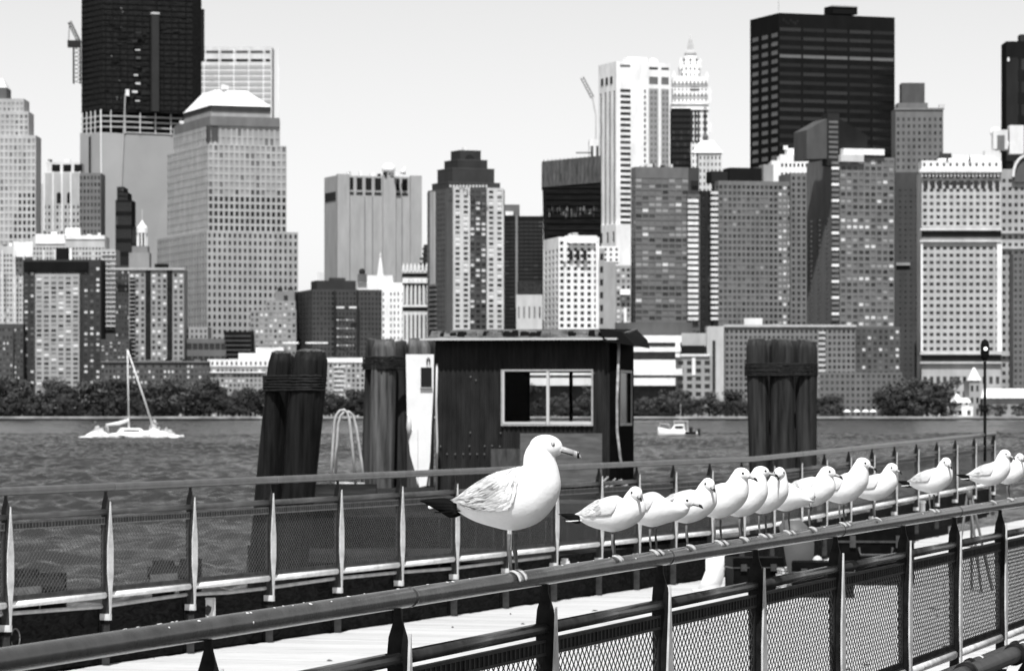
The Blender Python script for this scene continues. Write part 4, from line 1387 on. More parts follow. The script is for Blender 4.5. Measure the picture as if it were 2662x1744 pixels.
def fence(label, group, line, posts, r, frame, panel, pmesh, top_m, mid_m, bot_m, ext):
    root = thing('railing', label, 'railing', line(posts[0]) * 1.0 - Vector((0, 0, 1.25)))
    o = root.location.copy()
    pts = [line(p) - o for p in ext]
    mb = MB(); mb.tube(pts, r, top_m, 18); mb.build('top_rail', root, True)
    for k in range(0, len(posts) - 1, 2):                    # pipe couplings
        a, b = line(posts[k]), line(posts[k + 1])
        d = (b - a).normalized()
        q = a + d * .10 - o
        mb = MB(); mb.tube([q - d * .012, q - d * .010, q + d * .010, q + d * .012], [r * 1.0, r * 1.05, r * 1.05, r * 1.0], top_m, 18); mb.build('coupling', root, True)
    for i, px in enumerate(posts):
        a = line(px)
        b = line(posts[i + 1]) if i + 1 < len(posts) else a * 2 - line(posts[i - 1])
        d = b - a
        ang = math.atan2(d.y, d.x)
        sl = math.atan2(d.z, math.hypot(d.x, d.y))
        p = link('post', pmesh, root, a - o, ang - math.pi / 2)
        mb = MB(); mb.box(-.040, .040, -.014, .014, -.93, -.885, steel_pale); mb.box(-.036, .036, -.012, .012, -.957, -.932, black)
        c = link('base_clamp', mb.mesh('base_clamp'), p)
        if i + 1 < len(posts):
            L = d.length
            un = d / L
            q0, q1 = a + un * .02 - o, b - un * .02 - o
            mb = MB(); mb.tube([q0 + Vector((0, 0, -.172)), q1 + Vector((0, 0, -.172))], r * .74, mid_m, 12); mb.build('mid_rail', root, True)
            mb = MB(); mb.tube([q0 + Vector((0, 0, -.755)), q1 + Vector((0, 0, -.755))], r * .80, bot_m, 12); mb.build('bottom_rail', root, True)
            if panel:
                for nm, me in (('mesh_panel', panel), ('panel_frame', frame)):
                    e = link(nm, me, root, a + un * .03 - o + Vector((0, 0, -.730)))
                    e.rotation_euler = (0, -sl, ang)
                    e.scale = ((L - .06) / PL, 1, 1)
    return root

NEAR_POSTS = [542 - 640, 542, 1035, 1418, 1717, 1965, 2172, 2349, 2481, 2600, 2700]
FAR_POSTS = [-300, 15, 275, 495, 700, 878, 1037, 1180, 1315, 1440, 1557, 1655, 1750, 1845, 1928, 2006, 2078, 2143, 2206, 2267, 2325, 2382, 2435, 2483, 2532, 2581]
near_rail = fence('dark steel pipe railing with mesh panels on which the gulls perch', None, near, NEAR_POSTS, .029, FRAME_N, PANEL_N, POST_N, steel, mat('gloss_mid_pipe', .03, .24, .2, var=.5, scale=9), steel_pale, [-700, -100, 542, 1035, 1418, 1717, 1965, 2172, 2349, 2481, 2600, 2700, 2800])
far_rail = fence('pale steel pipe railing with mesh panels along the water side of the deck', None, far, FAR_POSTS, .029, FRAME_F, PANEL_F, POST_F, mat('gloss_far_top', .10, .28, .3, var=.3, scale=8), mat('gloss_far_mid', .075, .35, .25, var=.3, scale=8), mat('far_bottom_pipe', .8, .5, .3, var=.2, scale=8), [-300, 15, 275, 700, 1037, 1440, 1750, 1960, 2078, 2206, 2325, 2435, 2532, 2586])
mb = MB(); e_ = far(2581) - far_rail.location
mb.tube([e_, e_ + Vector((.02, .05, -.05)), e_ + Vector((.02, .05, -.17))], .026, steel_dark, 8); mb.build('rail_end', far_rail, True)

mb = MB()
r_ = random.Random(9)
for k in range(60):
    q = near(r_.uniform(200, 2700))
    th = r_.gauss(0, .55)
    l_ = r_.uniform(.003, .008)
    c = q + Vector((.957 * math.sin(th), -.290 * math.sin(th), math.cos(th))) * .0292 - near_rail.location
    M_ = Matrix.Rotation(math.atan2(-.29, .957), 3, 'Z') @ Matrix.Rotation(th, 3, 'Y')
    mb.ball(c, l_ * .7, l_ * r_.uniform(.6, 1.8), .0012, mat('dropping', .7, .8, .2), 7, 4, M_)
kind(mb.build('bird_droppings', near_rail, True), 'stuff')
# conduit clipped under the bottom rail of the far railing
t = thing('conduit', 'thin pale pipe clipped below the water-side railing', 'pipe', far(15) - Vector((0, 0, 1.25)))
mb = MB(); mb.tube([far(p, -.03, -.825 + .012 * math.sin(k * 1.7)) - t.location for k, p in enumerate((-300, 15, 190, 275, 440, 495, 600, 700, 878, 1037, 1180, 1440))], .014, mat('conduit_grey', .4, .5, .4, var=.3, scale=9), 8); mb.build('tube', t, True)

# deck planks (a structure whose pieces are planks)
deckm = [mat('deck_board_%d' % k, v, .85, .15, lo=v * .82, hi=v * 1.1, scale=5, stretch=(.6, 5, 1), bump=.0015, bscale=30) for k, v in enumerate((.54, .57, .51))]
deck = kind(link('deck', None, None, (0, 0, 0)), 'structure')
dn = (near(2662) - near(0)).normalized()
perp = Vector((dn.y, -dn.x, 0))
org = near(0)
def edge_far(y_along):
    """distance across the deck from the near railing to the water-side edge, at distance y_along"""
    q = org + dn * y_along
    best = None
    for px in range(-600, 2560, 20):
        f_ = far(px)
        s_a = (f_ - org).dot(dn)
        if best is None or abs(s_a - y_along) < best[0]:
            best = (abs(s_a - y_along), -(f_ - org).dot(perp))
    return best[1]
y = -4.0
PW = .18
cachee = {}
while y < 52:
    key = round(y / 1.5)
    if key not in cachee:
        cachee[key] = edge_far(key * 1.5)
    wv = cachee[key] + .06
    j = rnd.uniform(-.006, .006)
    pl = MB()
    a = org + dn * y + perp * (.16 + rnd.uniform(-.01, .01))
    b = org + dn * y - perp * (wv + rnd.uniform(0, .02))
    z0 = DECK_Z - .045
    u = dn * (PW - .007)
    lo_ = [Vector((q.x, q.y, z0)) for q in (a, a + u, b + u, b)]
    pl.hexa(lo_, [q + Vector((0, 0, .045 + rnd.uniform(-.0015, .0015))) for q in lo_], deckm[rnd.randrange(3)])
    pl.build('deck_plank', deck)
    y += PW
mb = MB()
for k in range(0, 5):
    a, b = org + dn * -4 - perp * (.2 + k * 1.75), org + dn * 52 - perp * (.2 + k * 1.75)
    mb.beam((a.x, a.y, DECK_Z - .2), (b.x, b.y, DECK_Z - .2), .12, .28, mat('joist', .03, .9, .1))
kind(mb.build('deck_joist', deck), 'stuff')
# timber supports below the deck down to the water
for k in range(9):
    for s_ in (.1, 3.4, 6.6):
        q = org + dn * (-2 + k * 6) - perp * s_
        mb = MB(); mb.tube([(q.x, q.y, -1), (q.x, q.y, DECK_Z - .34)], .16, mat('deck_pile', .04, .9, .1, var=.4, scale=3), 8); mb.build('deck_pile', deck)

# dark plywood kick wall behind the far posts
kw = thing('kick_wall', 'black weathered plywood kick wall along the water side of the deck', 'wall', far(15) - Vector((0, 0, 1.25)))
ply = mat('black_plywood', .012, .75, .3, lo=.002, hi=.022, scale=2.2, stretch=(3, 3, 9), bump=.004, bscale=7, distort=1.5)
for i in range(len(FAR_POSTS) - 1):
    a, b = far(FAR_POSTS[i], -.07), far(FAR_POSTS[i + 1], -.07)
    d = (b - a).normalized()
    mb = MB()
    mb.beam(a + d * .008 + Vector((0, 0, -1.035 + rnd.uniform(-.004, .004))) - kw.location, b - d * .008 + Vector((0, 0, -1.035)) - kw.location, .025, .40, ply)
    mb.build('plywood_sheet', kw)
mb = MB()
for i in range(len(FAR_POSTS) - 1):
    a, b = far(FAR_POSTS[i], -.12), far(FAR_POSTS[i + 1], -.12)
    mb.beam(a + Vector((0, 0, -1.15)) - kw.location, b + Vector((0, 0, -1.15)) - kw.location, .06, .24, ply)
mb.build('backing_beam', kw)
# small things on the kick wall
def fpos(px, py, off):
    p = far(px, off)
    return Vector((p.x, p.y, H - (py - HY) / F * p.y))
t = thing('notice_plate', 'small white framed plate with a dark blot on the kick wall', 'sign', fpos(556, 1612, -.05))
mb = MB(); mb.box(-.055, .055, -.012, .0, 0, .17, mat('plate_white', .62, .6, .3, var=.12, scale=20)); o_ = mb.build('plate', t); 
mb = MB(); mb.hexa([(-.022, -.016, .05), (.0, -.016, .035), (.022, -.016, .07), (.026, -.016, .10), (-.004, -.016, .118), (-.028, -.016, .09)], [(-.022, -.0125, .05), (.0, -.0125, .035), (.022, -.0125, .07), (.026, -.0125, .10), (-.004, -.0125, .118), (-.028, -.0125, .09)], mat('blot_grey', .05, .8, .2, var=.8, scale=60)); mb.build('blot', t)
for bx in ((-.055, -.045, 0, .17), (.045, .055, 0, .17), (-.0445, .0445, 0, .012), (-.0445, .0445, .158, .17)):
    mb = MB(); mb.box(bx[0], bx[1], -.02, -.0125, bx[2], bx[3], mat('plate_edge', .45, .6, .3)); mb.build('plate_edge', t)
t.rotation_euler = (0, 0, R(15))
t = thing('junction_box', 'white capped junction box on the kick wall beside the big gull', 'box', fpos(1474, 1492, -.02))
mb = MB(); mb.box(-.042, .042, -.03, .03, 0, .125, mat('box_white', .62, .5, .3, var=.1, scale=20)); mb.build('housing', t)
mb = MB(); mb.box(-.030, .050, -.045, -.031, .02, .105, mat('box_white', .6)); mb.build('lid', t)
mb = MB(); mb.tube([(-.004, 0, .125), (-.004, 0, .145), (-.004, 0, .15)], [.036, .036, .028], mat('box_white', .6), 10); mb.build('cap', t)
t = thing('white_tag', 'tiny white tag at the foot of the kick wall', 'tag', fpos(394, 1720, .02))
mb = MB(); mb.box(-.014, .014, -.004, .004, 0, .022, mat('box_white', .6)); mb.build('tag_plate', t)
mb = MB(); mb.tube([(0, 0, .02), (0, 0, .034)], .002, black, 5); mb.build('tag_wire', t)
t = thing('tyre_ring', 'pale ring bolted to the black kick wall', 'ring', fpos(54, 1658, -.04))
mb = MB(); mb.tube([(math.cos(a * .3142) * .03, -.01, math.sin(a * .3142) * .065) for a in range(21)], .006, mat('ring_grey', .16, .6, .3), 6); mb.build('ring', t, True)

# pipes running low outside the near railing
for off, py, rr, lab in ((.25, 1668, .022, 'thin dark pipe with couplings running outside the gull railing'), (.48, 1690, .042, 'thick dark pipe with collars running outside the gull railing')):
    # height chosen at the column 2662
    s = None
    for px in range(2200, 3400, 4):
        q = near(px, off)
        if (q.x / q.y * F + 1331) > 2662:
            s = q; break
    z = H - (py - HY) / F * s.y
    t = thing('service_pipe', lab, 'pipe', near(-600, off, z))
    a, b = near(-600, off, z) - t.location, near(2760, off, z) - t.location
    mb = MB(); mb.tube([a, b], rr, mat('service_pipe_grey', .05, .45, .5, var=.4, scale=8), 14); mb.build('tube', t, True)
    d = (b - a).normalized()
    L = (b - a).length
    for k in range(int(L / 1.45)):
        q = a + d * (1.45 * k + .4)
        mb = MB(); mb.tube([q - d * .04, q - d * .035, q + d * .035, q + d * .04], [rr, rr * 1.35, rr * 1.35, rr], steel_dark, 14); mb.build('collar', t, True)
        if k % 2 == 0:
            mb = MB(); q2 = q + d * .3; mb.tube([q2 - d * .02, q2 + d * .02], rr * 1.12, mat('bright_band', .6, .4, .4), 14); mb.build('clamp_band', t, True)
    for k in range(0, int(L / 1.45), 2):
        q = a + d * (1.45 * k + .9)
        mb = MB(); mb.beam(q - Vector((0, 0, rr)), q - perp * (off - .12) + Vector((0, 0, DECK_Z - .06 - z)), .03, .03, steel_dark); mb.build('bracket', t)

# ------------------------------------------------------------------ piling clusters, hut platform, hut
wood = mat('creosoted_pile', .03, .62, .6, lo=.0008, hi=.020, scale=3.0, stretch=(6, 6, .35), bump=.012, bscale=8, detail=8)
wood_p = mat('grey_pile', .12, .75, .3, lo=.006, hi=.16, scale=2.2, stretch=(5, 5, .35), bump=.012, bscale=7, detail=8)
wood_m = mat('brown_pile', .06, .75, .3, lo=.004, hi=.055, scale=2.6, stretch=(5, 5, .3), bump=.012, bscale=7, detail=8)
endgrain = mat('pile_end', .08, .8, .2, var=.5, scale=20)
def pile(root, o, top, rad, lean, m, seed, cut=0.0):
    """one driven timber: tapered, slightly bent, chamfered and split at the head"""
    r = random.Random(seed)
    h = top.z + 1.0
    n = 44
    rings = []
    zs = [0, .25, .5, .7, .8, .88, .93, .965, .985, 1.0]
    flute = [r.uniform(-.03, .03) for _ in range(n)]
    jag = [r.uniform(-.014, .008) for _ in range(n)]
    splits = [(r.randrange(n), r.uniform(.10, .24), r.uniform(.72, .9)) for _ in range(4)]
    ph = [r.uniform(0, 6.28) for _ in range(4)]
    for z in zs:
        rr = rad * (1.0 + .06 * math.sin(z * 9 + ph[0]))
        if z > .99: rr *= .80
        elif z > .98: rr *= .97
        cx = top.x - lean.x * (1 - z) * h + .03 * math.sin(z * 5 + ph[1])
        cy = top.y - lean.y * (1 - z) * h
        rings.append([Vector((cx + rr * math.cos(2 * math.pi * k / n) * (1 + .035 * math.sin(3 * k * 2 * math.pi / n + ph[2]) + flute[k] - sum(d_ * max(0, (z - z_) / (1 - z_)) for i_, d_, z_ in splits if i_ == k)),
                              cy + rr * math.sin(2 * math.pi * k / n) * (1 + .035 * math.sin(2 * k * 2 * math.pi / n + ph[3]) + flute[k] - sum(d_ * max(0, (z - z_) / (1 - z_)) for i_, d_, z_ in splits if i_ == k)),
                              -1 + h * z + (cut * math.cos(2 * math.pi * k / n) + jag[k] if z > .99 else 0))) - o for k in range(n)])
    mb = MB()
    mb.loft(rings, m)
    p = mb.build('pile', root, True)
    mb = MB()
    mb.loft([[q + Vector((0, 0, .004)) for q in rings[-1]], [q * .5 + sum(rings[-1], Vector()) / n * .5 + Vector((0, 0, .03)) for q in rings[-1]]], endgrain)
    mb.build('cut_end', p)
def band(root, o, pts, z, rad, n=6, dz=.032, m=None):
    """wire rope wound several times around a cluster (convex outline of the piles)"""
    cs = []
    for c, r in pts:
        for k in range(20):
            a = 2 * math.pi * k / 20
            cs.append((c.x + (r + .02) * math.cos(a), c.y + (r + .02) * math.sin(a)))
    cs = sorted(set(cs))
    def cross(o_, a, b): return (a[0] - o_[0]) * (b[1] - o_[1]) - (a[1] - o_[1]) * (b[0] - o_[0])
    hull = []
    for seq in (cs, list(reversed(cs))):
        part = []
        for q in seq:
            while len(part) >= 2 and cross(part[-2], part[-1], q) <= 0: part.pop()
            part.append(q)
        hull += part[:-1]
    for i in range(n):
        zz = z - i * dz
        pts_ = [Vector((q[0], q[1], zz + rnd.uniform(-.006, .006))) - o for q in hull]
        mb = MB(); mb.tube(pts_ + [pts_[0]], rad, m or mat('wire_rope', .02, .5, .5, var=.6, scale=25), 6); mb.build('wire_turn', root, True)
def cluster(name, label, Y, heads, bandz, m, lean, nb=6):
    o = Vector((P(heads[0][0], 0, Y).x, Y, -1.0))
    root = thing(name, label, 'piling', o)
    pts = []
    for k, (px, py, wpx, dY, *rest) in enumerate(heads):
        top = P(px, py, Y + dY)
        rad = wpx / 2 * (Y + dY) / F
        mm = rest[0] if rest else m
        pile(root, o, top, rad, lean, mm, k * 7 + int(px), rnd.uniform(-.03, .05))
        zb = H - (bandz - HY) / F * Y
        hgt = top.z - zb
        pts.append((Vector((top.x - lean.x * hgt, top.y - lean.y * hgt, 0)), rad))
    band(root, o, pts, H - (bandz - HY) / F * Y, .016, nb)
    return root
cluster('piling_cluster', 'leaning cluster of black creosoted pilings bound with wire rope', 42, [(800, 913, 88, 0), (727, 918, 66, .30), (752, 922, 60, .62)], 978, wood, Vector((.075, 0)))
cluster('piling_cluster', 'weathered grey piling cluster against the white board and hut', 60, [(1003, 886, 64, 0, wood_p), (966, 884, 36, .30, wood_m), (1042, 890, 50, .45, wood_m), (1085, 884, 60, .5, wood_p), (1118, 886, 40, .7, wood_m)], 928, wood_p, Vector((.02, 0)), 7)
cluster('piling_cluster', 'upright trio of brown pilings tied with rope, farther off than the hut', 62, [(1965, 882, 52, .05), (2026, 884, 66, 0), (2092, 886, 58, .08), (2000, 884, 40, .5), (2062, 886, 44, .45)], 946, wood_m, Vector((-.012, 0)), 7)

HUT_Y = 57.0
PLAT_Z = 5.0
tim = mat('dock_timber', .04, .8, .25, lo=.005, hi=.055, scale=1.6, stretch=(.6, 3, 6), bump=.01, bscale=6)
tim_d = mat('dock_timber_dark', .006, .8, .25, lo=.002, hi=.012, scale=1.6, stretch=(3, 3, .8), bump=.01, bscale=6)
plat = thing('timber_platform', 'dark timber platform carrying the hut above the water', 'platform', (P(1250, 0, HUT_Y).x, HUT_Y, -1.0))
po = plat.location.copy()
xa, xb = P(790, 0, 55).x, P(1860, 0, 55).x
k = xa
while k < xb:
    wv = rnd.uniform(.24, .32)
    mb = MB(); mb.box(k + .006 - po.x, min(k + wv, xb) - po.x, 55.0 + rnd.uniform(-.02, .02) - po.y, 55.2 - po.y, .0, PLAT_Z - .16 - po.z + rnd.uniform(-.05, .0), tim_d); mb.build('sheet_plank', plat)
    k += wv
for z, yy, x0, x1 in ((PLAT_Z - .10, 54.86, xa, P(1200, 0, 55).x), (PLAT_Z - .22, 54.84, P(870, 0, 55).x, xb), (PLAT_Z - .9, 54.85, xa - .2, xb), (PLAT_Z - 1.6, 54.85, xa, xb)):
    mb = MB(); mb.beam((x0 - po.x, yy - po.y, z - po.z), (x1 - po.x, yy - po.y, z - po.z), .22, .20, tim); mb.build('wale_beam', plat)
k = 55.0
while k < 62:
    mb = MB(); mb.box(xa - po.x, xb - po.x, k - po.y, k + .235 - po.y, PLAT_Z - .07 - po.z, PLAT_Z - po.z + rnd.uniform(-.004, .004), tim); mb.build('floor_plank', plat)
    k += .25
for px, py0, py1 in ((860, 1262, 1275), (900, 1258, 1270)):
    pass
# loose things beside the hut on the platform
t = thing('timber_offcut', 'low timber block lying at the edge of the hut platform', 'timber', (P(820, 0, 54.9).x, 55.4, PLAT_Z))
mb = MB(); mb.box(-.3, .9, -.15, .15, 0, .16, tim); mb.build('block', t)
mb = MB(); mb.box(-.28, -.20, -.153, .153, .02, .163, tim_d); mb.build('strap', t)

# ladder hoops: two bent tubes standing on the platform edge
lh = thing('ladder_hoop', 'two bent pale tubes of a boarding ladder standing on the platform', 'ladder', (P(905, 0, 55.6).x, 55.6, PLAT_Z))
lo_ = lh.location
tube_m = mat('ladder_tube', .42, .45, .4, var=.25, scale=12)
for dY, pts in ((0.0, ((872, 1262), (874, 1180), (880, 1100), (886, 1080), (896, 1070), (907, 1070), (917, 1078), (926, 1110), (940, 1200), (947, 1262))),
                (-.3, ((859, 1262), (864, 1180), (870, 1095), (875, 1078), (884, 1067), (894, 1065), (903, 1073), (908, 1090), (916, 1160), (925, 1262)))):
    mb = MB(); mb.tube([P(a, b, 55.6 + dY) - lo_ for a, b in pts], .021, tube_m, 8); mb.build('hoop', lh, True)
mb = MB(); mb.tube([P(858, 1256, 55.5) - lo_, P(948, 1258, 55.5) - lo_], .024, tube_m, 8); mb.build('foot_rail', lh, True)

# --- the hut
A = R(10)
hw = (1600 - 1132) / F * HUT_Y / math.cos(A)
hd = 1.9
p0 = P(1132, 0, HUT_Y)
hut = thing('guard_hut', 'dark corrugated dockside hut with sliding window and peeling felt roof', 'hut', (p0.x, HUT_Y, PLAT_Z), -A)
def hx(px):            # local x on the front wall for a photo column
    tx = (px - 1331) / F
    return (tx * HUT_Y - p0.x) / (math.cos(A) + tx * math.sin(A))
def hz(py, lx=1.4):
    return H - (py - HY) / F * (HUT_Y - lx * math.sin(A)) - PLAT_Z
corr = mat('corrugated_black', .026, .55, .25, lo=.014, hi=.036, scale=2.5, stretch=(3, 1, .5), detail=7)
dark_in = mat('hut_inside', .006, .9, .1)
ztop = hz(884)
wx0, wx1, wz0, wz1 = hx(1308), hx(1538), hz(1102), hz(965)
def corrugate(x0, x1, z0, z1, y=0.0, pitch=.074, amp=.011):
    mb = MB()
    n = max(2, int((x1 - x0) / pitch * 8))
    vs, fs = [], []
    for i in range(n + 1):
        x = x0 + (x1 - x0) * i / n
        yy = y + amp * math.sin(2 * math.pi * x / pitch)
        vs += [(x, yy, z0), (x, yy, z1), (x, yy + .004, z0), (x, yy + .004, z1)]
    for i in range(n):
        a, b = i * 4, i * 4 + 4
        fs += [(a, b, b + 1, a + 1), (b + 2, a + 2, a + 3, b + 3), (a + 1, b + 1, b + 3, a + 3)]
    mb.add(vs, fs, corr)
    return mb
for x0, x1, z0, z1 in ((0, wx0, 0, ztop), (wx1, hw, 0, ztop), (wx0, wx1, 0, wz0), (wx0, wx1, wz1, ztop)):
    corrugate(x0, x1, z0, z1).build('corrugated_sheet', hut)
# side and back walls, floor, lining
def hxb(px):           # local x on the back wall
    tx = (px - 1331) / F
    return (tx * (HUT_Y + hd * math.cos(A)) - p0.x - hd * math.sin(A)) / (math.cos(A) + tx * math.sin(A))
bx0, bx1, bz0, bz1 = hxb(1378), hxb(1552), hz(1108), hz(966)
side = mat('hut_side', .004, .7, .3, var=.4, scale=4)
mb = MB(); mb.box(.02, .06, .03, hd, 0, ztop, side); mb.build('side_wall', hut)
sw0, sw1, sz0, sz1 = .35, hd - .35, hz(1100), hz(968)
mb = MB()
for y0, y1, z0, z1 in ((.03, sw0, 0, ztop), (sw1, hd, 0, ztop), (sw0, sw1, 0, sz0), (sw0, sw1, sz1, ztop)):
    mb.box(hw - .04, hw, y0, y1, z0, z1, side)
mb.build('side_wall', hut)
mb = MB()
for x0, x1, z0, z1 in ((.06, bx0, 0, ztop), (bx1, hw - .04, 0, ztop), (bx0, bx1, 0, bz0), (bx0, bx1, bz1, ztop)):
    mb.box(x0, x1, hd - .05, hd, z0, z1, dark_in)
mb.build('back_wall', hut)
mb = MB(); mb.box(hxb(1481), hxb(1489), hd - .06, hd + .01, bz0, bz1, dark_in); mb.build('back_mullion', hut)
glass = bpy.data.materials.new('window_glass'); glass.use_nodes = True
gbs = glass.node_tree.nodes['Principled BSDF']
gbs.inputs['Transmission Weight'].default_value = 1.0; gbs.inputs['Roughness'].default_value = 0.0; gbs.inputs['IOR'].default_value = 1.1
alu = mat('aluminium_frame', .34, .4, .4, var=.2, scale=18)
alu_b = mat('aluminium_bright', .55, .4, .4)
wf = thing_w = MB()
W_ = link('window', None, hut, (0, 0, 0))
def wb(name, x0, x1, z0, z1, y0, y1, m):
    mb = MB(); mb.box(x0, x1, y0, y1, z0, z1, m); mb.build(name, W_)
fw_ = .028
wb('frame_top', wx0 - fw_, wx1 + fw_, wz1, wz1 + fw_, -.045, .02, alu); wb('frame_bottom', wx0 - fw_, wx1 + fw_, wz0 - fw_, wz0, -.045, .02, alu)
wb('frame_side', wx0 - fw_, wx0, wz0, wz1, -.043, .02, alu); wb('frame_side', wx1, wx1 + fw_, wz0, wz1, -.043, .02, alu)
mx = hx(1425)
wb('mullion', mx - .022, mx + .022, wz0, wz1, -.04, .02, alu_b)
wb('sash_rail', wx0, mx - .03, wz0, wz0 + .034, -.05, .0, alu_b); wb('sash_rail', mx + .03, wx1, wz0, wz0 + .04, -.03, .01, alu_b)
wb('sash_stile', wx0, wx0 + .025, wz0 + .034, wz1, -.05, .0, alu_b)
wb('pane', wx0 + .025, mx - .03, wz0 + .034, wz1, -.012, -.008, glass); wb('pane', mx + .03, wx1, wz0 + .04, wz1, .006, .010, glass)
S_ = link('side_window', None, hut, (0, 0, 0))
for nm, y0, y1, z0, z1, m in (('frame_side', sw0 - .04, sw0, sz0, sz1, alu), ('frame_side', sw1, sw1 + .04, sz0, sz1, alu), ('frame_top', sw0 - .04, sw1 + .04, sz1, sz1 + .04, alu), ('frame_bottom', sw0 - .04, sw1 + .04, sz0 - .04, sz0, alu)):
    mb = MB(); mb.box(hw + .001, hw + .02, y0, y1, z0, z1, m); mb.build(nm, S_)
mb = MB(); mb.box(hw - .03, hw - .024, sw0, sw1, sz0, sz1, mat('side_pane', .02, .1, .5)); mb.build('pane', S_)
# roof: sloping felted slab with ragged flashing
felt = mat('roof_felt', .05, .7, .35, lo=.004, hi=.22, scale=3.5, stretch=(1, 1, 3), detail=8, bump=.02, bscale=6)
ov = .26
rl, rr = hx(1100), hx(1660)
zr0, zr1 = ztop + .0, ztop + .16
mb = MB(); mb.hexa([(rl, -ov, zr0), (rr - .28, -ov, zr0), (rr - .28, hd + .1, zr0 + .02), (rl, hd + .1, zr0 + .02)], [(rl + .16, -ov + .09, zr0 + .07), (rr - .28, -ov + .09, zr0 + .07), (rr - .28, hd, zr1 + .05), (rl + .16, hd, zr1 + .05)], felt); mb.build('roof', hut)
mb = MB(); mb.box(rl, rr - .3, -ov - .012, -ov - .001, zr0 - .004, zr0 + .026, alu_b); mb.build('drip_edge', hut)
rg = random.Random(5)
for k in range(34):
    x = rl + .14 + (rr - .6 - rl) * k / 34 + rg.uniform(-.03, .03)
    mb = MB(); hgt = rg.uniform(.03, .075)
    y_ = -ov + .075 + rg.uniform(0, .02)
    mb.hexa([(x, y_ - .02, zr0 + .055), (x + rg.uniform(.06, .13), y_ - .02, zr0 + .05), (x + .09, y_ + .12, zr0 + .07), (x, y_ + .12, zr0 + .07)], [(x + .01, y_, zr0 + .06 + hgt), (x + rg.uniform(.05, .11), y_, zr0 + .055 + hgt * rg.uniform(.5, 1)), (x + .08, y_ + .12, zr0 + .08 + hgt), (x, y_ + .12, zr0 + .08 + hgt)], rg.choice((felt, felt, felt, black, black)))
    mb.build('felt_flap', hut)
mb = MB(); mb.hexa([(rr - .5, -ov - .03, zr0 - .03), (rr - .02, -ov + .05, zr0 - .10), (rr + .02, hd * .6, zr0 - .12), (rr - .3, hd, zr0 - .03)], [(rr - .58, -ov + .02, zr0 + .17), (rr - .25, -ov + .06, zr0 + .12), (rr - .02, hd * .6, zr0 + .02), (rr - .3, hd, zr0 + .2)], black); mb.build('rolled_gutter', hut)
mb = MB(); mb.tube([(hw + .05, -.05, zr0 - .02), (hw + .02, -.06, hz(1040)), (hw + .02, -.06, hz(1120)), (hw + .07, -.06, hz(1190)), (hw + .1, -.05, hz(1215))], .022, mat('downpipe', .32, .5, .4, var=.5, scale=9), 8); mb.build('downpipe', hut, True)
mb = MB(); mb.tube([(.03, -.03, hz(945)), (.02, -.035, hz(1050)), (.035, -.03, hz(1150)), (.02, -.03, .02)], .017, alu_b, 8); mb.build('corner_conduit', hut, True)
mb = MB(); mb.box(hw - .10, hw + .012, -.02, .03, 0, ztop, side); mb.build('corner_post', hut)
mb = MB(); mb.box(hx(1353), hx(1566), -.034, -.016, hz(1262), hz(1126), mat('plywood_patch', .10, .8, .2, lo=.07, hi=.15, scale=3, stretch=(1, 1, 6))); mb.build('plywood_patch', hut)
mb = MB(); mb.box(hx(1277), hx(1353) - .005, -.030, -.016, 0.0, hz(1166), mat('plywood_patch_dark', .06, .8, .2, lo=.03, hi=.10, scale=3, stretch=(4, 1, 1))); mb.build('plywood_patch', hut)
bolt = mat('bolt_head', .16, .4, .4)
for px, py in ((1146, 1160), (1163, 1180), (1184, 1180), (1205, 1180), (1223, 1180), (1241, 1180), (1260, 1180), (1221, 1159), (1261, 1159), (1223, 1124), (1302, 1125), (1224, 979), (1238, 988), (1545, 970), (1280, 1158), (1300, 1160), (1345, 1104), (1524, 1104)):
    mb = MB(); mb.tube([(hx(px), -.034, hz(py)), (hx(px), -.012, hz(py))], .011, bolt, 8); mb.build('bolt', hut)
# scrap wood and rope heap at the hut's right foot
t = thing('scrap_heap', 'small heap of pale sticks and straps by the foot of the hut downpipe', 'scrap', (P(1590, 0, 55.8).x, 55.8, PLAT_Z))
for k in range(9):
    a = rg.uniform(-.6, .6)
    mb = MB(); x = rg.uniform(-.25, .25); mb.beam((x - .12 * math.cos(a), rg.uniform(-.1, .1), .02 + k * .01), (x + .14 * math.cos(a), rg.uniform(-.1, .1), .06 + rg.uniform(.04, .28)), .03, .016, mat('pale_stick', .4, .8, .2, var=.5, scale=15)); mb.build('stick', t)

# white tapered board standing left of the hut, with little dark window
bo = thing('white_board', 'tall white tapered board with a small dark square hatch beside the hut', 'board', (P(1095, 0, 56).x, 56.0, PLAT_Z - .02))
wb_m = mat('weathered_white_paint', .8, .6, .3, lo=.72, hi=.86, scale=3, detail=8)
def bp(px, py, y):
    q = P(px, py, 56.0 + y) - bo.location
    return q
out = [(1055, 921), (1128, 921), (1127, 1010), (1122, 1100), (1118, 1200), (1108, 1262), (1090, 1266), (1074, 1200), (1062, 1150), (1058, 1080)]
mb = MB(); mb.hexa([bp(a, b, 0) for a, b in out], [bp(a, b, .07) for a, b in out], wb_m); mb.build('panel', bo)
out = [(1062, 1132), (1070, 1118), (1086, 1112), (1086, 1262), (1080, 1230), (1066, 1180)]
mb = MB(); mb.hexa([bp(a, b, -.05) for a, b in out], [bp(a, b, -.001) for a, b in out], wb_m); mb.build('raised_edge', bo)
mb = MB(); a, b = bp(1094, 1006, -.03), bp(1122, 955, -.03); mb.box(a.x, b.x, a.y, a.y + .028, a.z, b.z, mat('hatch_dark', .02, .4, .4)); o_ = mb.build('hatch', bo)
mb = MB(); mb.box(a.x - .012, b.x + .012, a.y - .012, a.y + .02, a.z - .02, a.z - .002, alu); mb.build('hatch_sill', o_)
